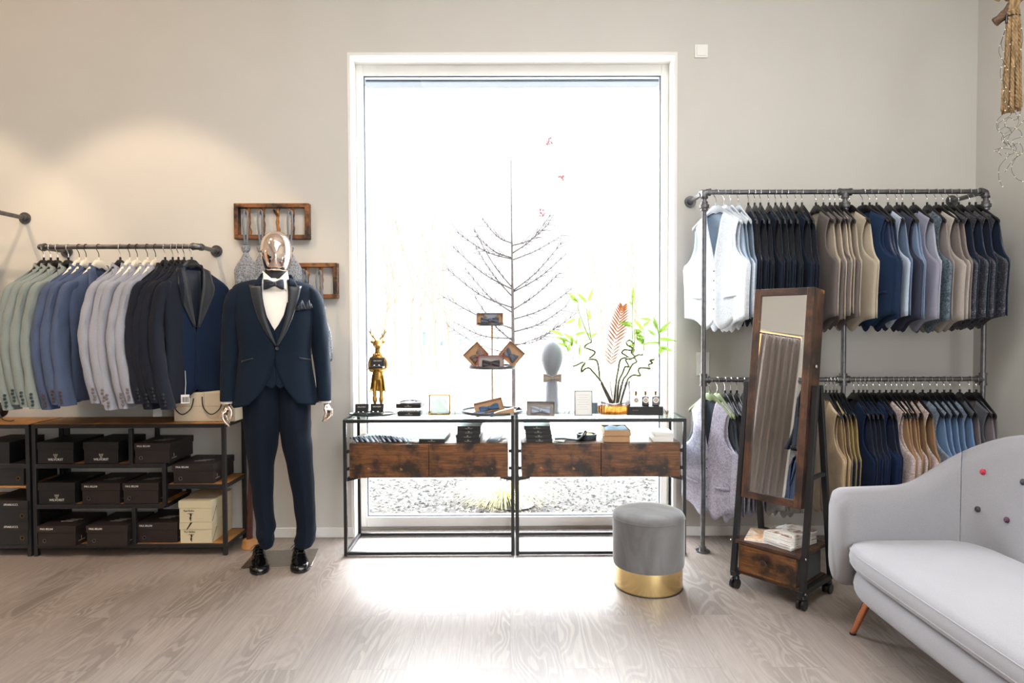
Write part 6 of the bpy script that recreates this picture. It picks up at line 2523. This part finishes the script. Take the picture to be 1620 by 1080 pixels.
def magazine(label, x, y, z, rz, w, d, h, cover, group):
    wp = t.matrix_world @ V((0, 0, 0)) if False else c1 + ux * x + uy * y
    g = thing('magazine', label, 'magazine', (wp.x, wp.y, z), ang + rz, group)
    MB().bb(-w / 2, w / 2, -d / 2, d / 2, 0, h * .8).obj('pages', M['paper'], g, smooth=0)
    MB().grid(lambda u, v: ((u - .5) * w * 1.005, (v - .5) * d * 1.005, h * .86 + .002 * math.sin(PI * u)), 8, 8).obj('cover', cover, g, solid=.0006)


magazine('single open faced magazine with warm autumn picture on left of the stand shelf', .085, .13, topz, .35, .165, .21, .007, mo.m, None)
for i in range(8):
    magazine('white fashion magazine, %s of eight in the pile on the mirror stand' % nth(i, 8, 'lowest', 'topmost', 'bottom'), .215 + R.uniform(-.003, .003), .135 + R.uniform(-.004, .004), topz + .0008 + .0079 * i, -.12 + R.uniform(-.04, .04), .150, .215, .0074, mw.m, 'magazines piled on the mirror stand')

# ---------------------------------------------------------------- sofa
lin = fabric('grey_linen', '858387', .9, .3, .04, 620, .3, .2)
S0 = V((0, 0, 0))
SXF, YFAR, YNEAR = 1.405, 2.845, 1.15
YC = (YFAR + YNEAR) / 2
sofa = thing('sofa', 'pale grey linen sofa with curved back, coloured buttons and copper legs', 'sofa', (SXF, YC, 0))
hl = (YFAR - YNEAR) / 2
XB = .70       # depth to the outside of the back
rc = .34       # plan corner radius
TK = .125      # wall thickness


def plan(s):
    """outer line of arm, corner and back; s in 0..1 from far arm front, round the back, to near arm front"""
    la, lc = XB - rc, rc * PI / 2
    lb = 2 * (hl - rc)
    tot = 2 * la + 2 * lc + lb
    d = s * tot
    if d < la: return V((d, hl, 0)), V((0, -1, 0))
    d -= la
    if d < lc:
        a = d / rc
        return V((la + rc * math.sin(a), hl - rc + rc * math.cos(a), 0)), V((-math.sin(a), -math.cos(a), 0))
    d -= lc
    if d < lb: return V((XB, hl - rc - d, 0)), V((-1, 0, 0))
    d -= lb
    if d < lc:
        a = d / rc
        return V((la + rc * math.cos(a), -hl + rc - rc * math.sin(a), 0)), V((-math.cos(a), math.sin(a), 0))
    d -= lc
    return V((la - d, -hl, 0)), V((0, 1, 0))


tot = 2 * (XB - rc) + rc * PI + 2 * (hl - rc)
sa = (XB - rc + rc * PI / 4 - .055) / tot      # seam between arm and back


def topz_(s):
    d = min(s, 1 - s) * tot
    la = XB - rc
    arm_h = .625 + .012 * d / la
    if d < la * .75: return arm_h
    k = sm((d - la * .75) / (rc * PI / 2 + .02))
    return arm_h + (.885 - arm_h) * k


_pf = [(.16, 0), (.06, .03), (.02, .12), (-.0, .5), (.0, .80), (.04, .90), (.16, .965), (.34, .995), (.5, 1), (.66, .995), (.84, .965), (.96, .90), (1.0, .80), (1.0, .5), (.98, .12), (.94, .03), (.84, 0), (.5, 0), (.16, 0)]
PROF = [(p_.x, p_.y) for p_ in spline([(u, v, 0) for u, v in _pf], 3)][:-1]


def shell(s0, s1, n, cap0, cap1):
    rings = []
    for i in range(n + 1):
        s = lerp(s0, s1, i / n)
        p, nn = plan(s)
        zt = topz_(s)
        zb = .215
        e = 0
        d0, d1 = (s - s0) * tot, (s1 - s) * tot
        ins = 0
        if cap0 and d0 < .05: ins = 1 - math.sqrt(max(0, 1 - (1 - d0 / .05) ** 2))
        if cap1 and d1 < .05: ins = 1 - math.sqrt(max(0, 1 - (1 - d1 / .05) ** 2))
        zt2 = zt - .045 * ins
        zb2 = zb + .02 * ins
        th = TK * (1 - .45 * ins)
        lean = .10 * sm((min(s, 1 - s) * tot - .35) / .3)
        ring = []
        prof = [(.16, 0), (.06, .03), (.02, .12), (-.0, .5), (.0, .80), (.04, .90), (.16, .965), (.34, .995), (.5, 1), (.66, .995), (.84, .965), (.96, .90), (1.0, .80), (1.0, .5), (.98, .12), (.94, .03), (.84, 0), (.5, 0)]
        for u, v in PROF:
            z = lerp(zb2, zt2, v)
            off = (u - .5) * th + TK / 2
            bulge = -.0 + .026 * math.sin(PI * v) * (1 if u > .9 else 0)
            q = p + nn * (off + bulge) - nn * lean * (v - .3) * 1.0
            if v < .15: q = q + nn * .03 * (.15 - v) / .15 * (1 if u < .5 else 0)
            ring.append((q.x, q.y, z))
        rings.append(ring)
    return MB().loft(rings)


shell(0, sa, 30, True, False).obj('armrest', lin, sofa, smooth=70)
shell(1 - sa, 1, 30, False, True).obj('armrest', lin, sofa, smooth=70)
shell(sa + .0012, 1 - sa - .0012, 60, False, False).obj('backrest', lin, sofa, smooth=70)


def pillow_slab(x0, x1, y0, y1, z0, z1, r, puff, rc_=.10, nx=30, ny=50):
    """rounded cushion: rounded plan corners at the front and soft edges"""
    m = MB()
    rings = []
    N = 96
    levels = [(0, .0), (.0, .10), (.35 * 0, .25), (0, .5), (0, .75), (.0, .90), (0, 1)]

    def outline(k):
        pts = []
        hx, hy = (x1 - x0) / 2 - k, (y1 - y0) / 2 - k
        cx_, cy_ = (x0 + x1) / 2, (y0 + y1) / 2
        for i in range(N):
            a = 2 * PI * i / N
            n_ = 9
            c_, s_ = math.cos(a), math.sin(a)
            rr = 1 / (abs(c_) ** n_ + abs(s_) ** n_) ** (1 / n_)
            pts.append((cx_ + hx * c_ * rr, cy_ + hy * s_ * rr))
        return pts
    lv = [(r * .9, z0), (r * .25, z0 + r * .35), (0, z0 + r), (-.004, (z0 + z1) / 2), (0, z1 - r), (r * .25, z1 - r * .35), (r * .9, z1), (r * 2.5, z1 + puff * .35), (r * 5, z1 + puff * .75), ((x1 - x0) * .36, z1 + puff), ((x1 - x0) * .48, z1 + puff * 1.02)]
    for k, z in lv:
        rings.append([(x, y, z) for x, y in outline(k)])
    m.loft(rings)
    return m


pillow_slab(.012, .60, -hl + .13, hl - .13, .20, .315, .03, .0).obj('base', lin, sofa, smooth=70)
pillow_slab(-.006, .575, -hl + .128, hl - .128, .318, .425, .028, .028).obj('seat_cushion', lin, sofa, smooth=70)
# piped seams of the cushion, following its outline
m = MB()
for z, k in ((.346, .0), (.398, .0)):
    hx_, hy_, cx_ = .581 / 2, hl - .128, .2845
    pts = []
    for i in range(121):
        a_ = PI * .5 + PI * i / 120
        c_, s_ = math.cos(a_), math.sin(a_)
        rr_ = 1 / (abs(c_) ** 9 + abs(s_) ** 9) ** (1 / 9)
        pts.append((cx_ + hx_ * c_ * rr_, hy_ * s_ * rr_, z))
    m.tube(pts, .0024, 6)
m.obj('piping', lin, sofa)
# welt where arm meets back
# legs
for sx_, sy_ in ((0, 1), (0, -1), (1, 1), (1, -1)):
    x0_, y0_ = (.135 if sx_ == 0 else .50), (hl - .145) * sy_
    x1_, y1_ = x0_ + (-.062 if sx_ == 0 else .06), y0_ + .043 * sy_
    g = MB().cyl((x0_, y0_, .21), (x1_, y1_, .006), .0175, .012, 20).obj('leg', M['copper'], sofa)
    MB().cyl((x1_, y1_, 0), (x1_, y1_, .008), .0135, .0135, 16).obj('leg_glide', M['blackplastic'], g)
# tufted buttons on the back
BCOL = {'red': plain('red_button', 'a81e34', .5), 'ink': plain('charcoal_button', '2b2a30', .5), 'plum': plain('plum_button', '4a2740', .5)}
bpy.context.view_layer.update()
_back = [c for c in sofa.children if c.name.startswith('backrest')][0]
for i, (px, py, cc) in enumerate(((1555, 746, 'red'), (1619, 762, 'ink'), (1547, 805, 'ink'), (1593, 822, 'plum'), (1668, 790, 'red'), (1700, 850, 'ink'))):
    o0 = V((-SXF, -YC, CAMZ))
    hit, loc, nor, _ = _back.ray_cast(o0, (P(px, py, y=2.0) - V((0, 0, CAMZ))).normalized())
    p = loc + V((SXF, YC, 0)) - V((.003, 0, 0))
    o = MB().lathe([(0, .006), (.008, .005), (.012, .001), (.012, -.006), (0, -.008)], 18).obj('tuft_button', BCOL[cc], sofa, loc=(p.x - SXF, p.y - YC, p.z))
    o.rotation_euler = (0, -PI / 2 + .15, 0)
    tag(o, {'red': 'red covered button', 'ink': 'charcoal covered button', 'plum': 'plum covered button'}[cc])

# ---------------------------------------------------------------- driftwood with jute tassel and fairy lights
hy = 3.15
a, b = P(1573, 36, y=hy), P(1640, -28, y=hy - .1)
t = thing('driftwood_stick', 'weathered driftwood stick at the top right corner holding jute ropes', 'driftwood', (a.x, hy, a.z))
L = (b - a)
pts = spline([V((0, 0, 0)), L * .25 + V((0, 0, -.008)), L * .55 + V((0, 0, .006)), L, L * 1.9, L * 2.6], 5)
MB().tube(pts, [lerp(.021, .026, i / (len(pts) - 1)) * (1 + .08 * math.sin(i * 1.7)) for i in range(len(pts))], 12).obj('stick', rustic('driftwood', '3f2f24', '6a5140', '8f7a66', 'x', .85), t)
p = P(1600, 18, y=hy - .04)
q0 = thing('jute_tassel', 'thick bundle of twisted jute ropes hanging from the driftwood', 'rope', (p.x, hy - .05, p.z))
jm = NT('jute')
jm.col(jm.ramp(jm.noise(jm.coord((1, 1, .3)), 90, 3), [(.3, srgb('7d6444')), (.7, srgb('b79a72'))]))
jm.set(Roughness=.95)
jm.bump(jm.noise(jm.coord(), 400, 2), .5, .002)
zb = P(1600, 180, y=hy).z - p.z
qq = random.Random(11)
for i in range(12):
    a_ = 2 * PI * i / 9
    r0 = .027 if i < 9 else .010
    e = V((math.cos(a_) * r0 * 1.35, math.sin(a_) * r0 * 1.1, zb + qq.uniform(-.012, .012)))
    s_ = V((math.cos(a_) * r0 * .7, math.sin(a_) * r0 * .7, 0))
    core = spline([s_, s_.lerp(e, .3) + V((qq.uniform(-.004, .004), 0, 0)), s_.lerp(e, .7), e], 26)
    m = MB()
    for k3 in range(3):
        m.tube([c_ + V((math.cos(k * .62 + k3 * 2.094), math.sin(k * .62 + k3 * 2.094), 0)) * .0046 for k, c_ in enumerate(core)], .0046, 7)
    m.obj('rope_strand', jm.m, q0)
m = MB()
for s in (-1, 1):
    m.tube(spline([(s * .008, 0, 0), (s * .012, -.012, .05), (s * .02, .03, .11), (s * .025, .07, .08)], 5), .013, 9)
m.obj('rope_loop', jm.m, q0)
MB().tube([(.03 * math.cos(a_), .024 * math.sin(a_), -.03) for a_ in [2 * PI * i / 20 for i in range(21)]], .0035, 6).obj('binding_cord', M['inkblack'], q0)
# fairy light wires
fl = thing('fairy_lights', 'thin dark wire tangle of tiny fairy lights trailing under the jute ropes', 'string lights', (p.x, hy - .05, p.z))
wm, beads = MB(), []
qq = random.Random(21)
paths = [
    [(1592, 40), (1586, 60), (1580, 80), (1586, 95), (1594, 110), (1598, 140), (1592, 160), (1600, 180), (1580, 195), (1582, 205), (1592, 200), (1600, 210), (1588, 218), (1590, 228), (1604, 228), (1600, 236), (1585, 234), (1573, 238), (1580, 241)],
    [(1614, 38), (1618, 60), (1612, 90), (1604, 110), (1610, 150), (1614, 178), (1606, 190), (1596, 186), (1590, 200), (1612, 205), (1616, 216), (1602, 222), (1608, 236), (1600, 244), (1590, 242)],
    [(1600, 60), (1594, 90), (1588, 115), (1588, 150), (1590, 175), (1578, 190), (1578, 205), (1586, 212), (1590, 225), (1598, 232), (1612, 226), (1618, 240), (1604, 252), (1596, 262), (1590, 272)],
    [(1598, 244), (1582, 262), (1580, 278), (1582, 288), (1586, 295)],
    [(1614, 240), (1604, 255), (1600, 268), (1608, 282), (1618, 287)],
    [(1620, 190), (1610, 200), (1598, 206), (1586, 215), (1586, 224), (1596, 228), (1580, 236), (1584, 246)],
    [(1590, 50), (1584, 70), (1590, 90), (1583, 110), (1584, 125), (1592, 135), (1586, 155), (1600, 170), (1612, 190), (1604, 205), (1594, 222), (1606, 240), (1614, 246)],
]
for k, pp in enumerate(paths):
    w3 = []
    for j, (x, y) in enumerate(pp):
        d = -.09 + .03 * math.sin(j * 1.9 + k) + (-.01 if y < 185 else .02)
        g = P(x, y, y=hy + d)
        w3.append(V((g.x - p.x, g.y - hy + .05, g.z - p.z)))
    sp = spline(w3, 5)
    wm.tube(sp, .0009, 5)
    for j in range(2, len(sp), 6):
        beads.append(sp[j])
wm.obj('light_wire', plain('fairy_wire', '3e3a38', .5, .3), fl)
gl = NT('fairy_bulb')
gl.set(Roughness=.2)
gl.b.inputs['Base Color'].default_value = srgb('f6ecd8')
gl.b.inputs['Emission Color'].default_value = (1, .9, .72, 1)
gl.b.inputs['Emission Strength'].default_value = .2
MBb = MB()
for b_ in beads: MBb.ball(b_, .0028, 8, 6)
tag(MBb.obj('light_bulbs', gl.m, fl), kind='stuff')
MB().cyl((-.028, .0, -.02), (-.030, 0, -.06), .006).obj('wire_plug', M['blackplastic'], fl)

# ---------------------------------------------------------------- changing room seen in the mirror
M['curtain'] = fabric('taupe_curtain', '8d837e', .9, .2, .05, 200, .2)
t = thing('curtain', 'floor length grey taupe curtain across the changing room doorway, seen in mirror', 'curtain', (XL - .13, 0, 0))
m = MB()
m.grid(lambda u, v: (-.0 + .026 * math.sin(u * 2 * PI * 7) * (1 - .3 * v) + .004 * math.sin(u * 55), lerp(OY0 - .12, OY1 - .42, u), lerp(OZ - .03, .02, v)), 220, 10)
m.obj('curtain_cloth', M['curtain'], t, solid=.003)
MB().cyl((0, OY0, OZ - .02), (0, OY1, OZ - .02), .012).obj('curtain_rod', M['pipe'], t)
struct(MB().bb(XL - 1.5, XL - 1.45, OY0 - .8, OY1 + .8, 0, ZC), 'wall_changing', plain('orange_wall', 'c27a3a', .9))
b = bpy.data.lights.new('changing_room_lamp', 'POINT')
b.energy, b.color, b.shadow_soft_size = 7, (1, .62, .28), .06
o = bpy.data.objects.new('changing_room_lamp', b)
COL.objects.link(o)
o.location = (XL - .6, 2.1, 2.3)

# rails with dark jackets on the left wall, seen in the mirror
for z, lab, key in ((1.90, 'upper', 'ink'), (1.02, 'lower', 'dinner')):
    t = thing('clothes_rail', 'iron pipe rail on the side wall seen in the mirror, %s of two' % lab, 'rail', (0, 0, 0))
    m = MB()
    pipe_run(m, [(XL + .27, -.2, z), (XL + .27, 1.50, z)])
    for y in (-.2, 1.39):
        pipe_run(m, [(XL + .27, y, z), (XL + .01, y, z)])
        flange(m, (XL, y, z), X_)
    m.obj('rail_pipe', M['pipe'], t)
    for i in range(3):
        y = 1.41 - .12 * i
        lb = 'seen in the mirror, %s on the %s side rail' % (('nearest the curtain', 'second from the curtain', 'third from the curtain')[i], lab)
        place_hanger('jblack', (XL + .27, y, z - HOOKH), PI, 'black jacket hanger ' + lb, 'hangers on the side wall rails')
        make_jacket(i % 3, JMAT[key][0], JMAT[key][0], BT[key], (XL + .27, y, z - HOOKH), PI, 'dark jacket ' + lb, 'dark jackets on the side wall rails')
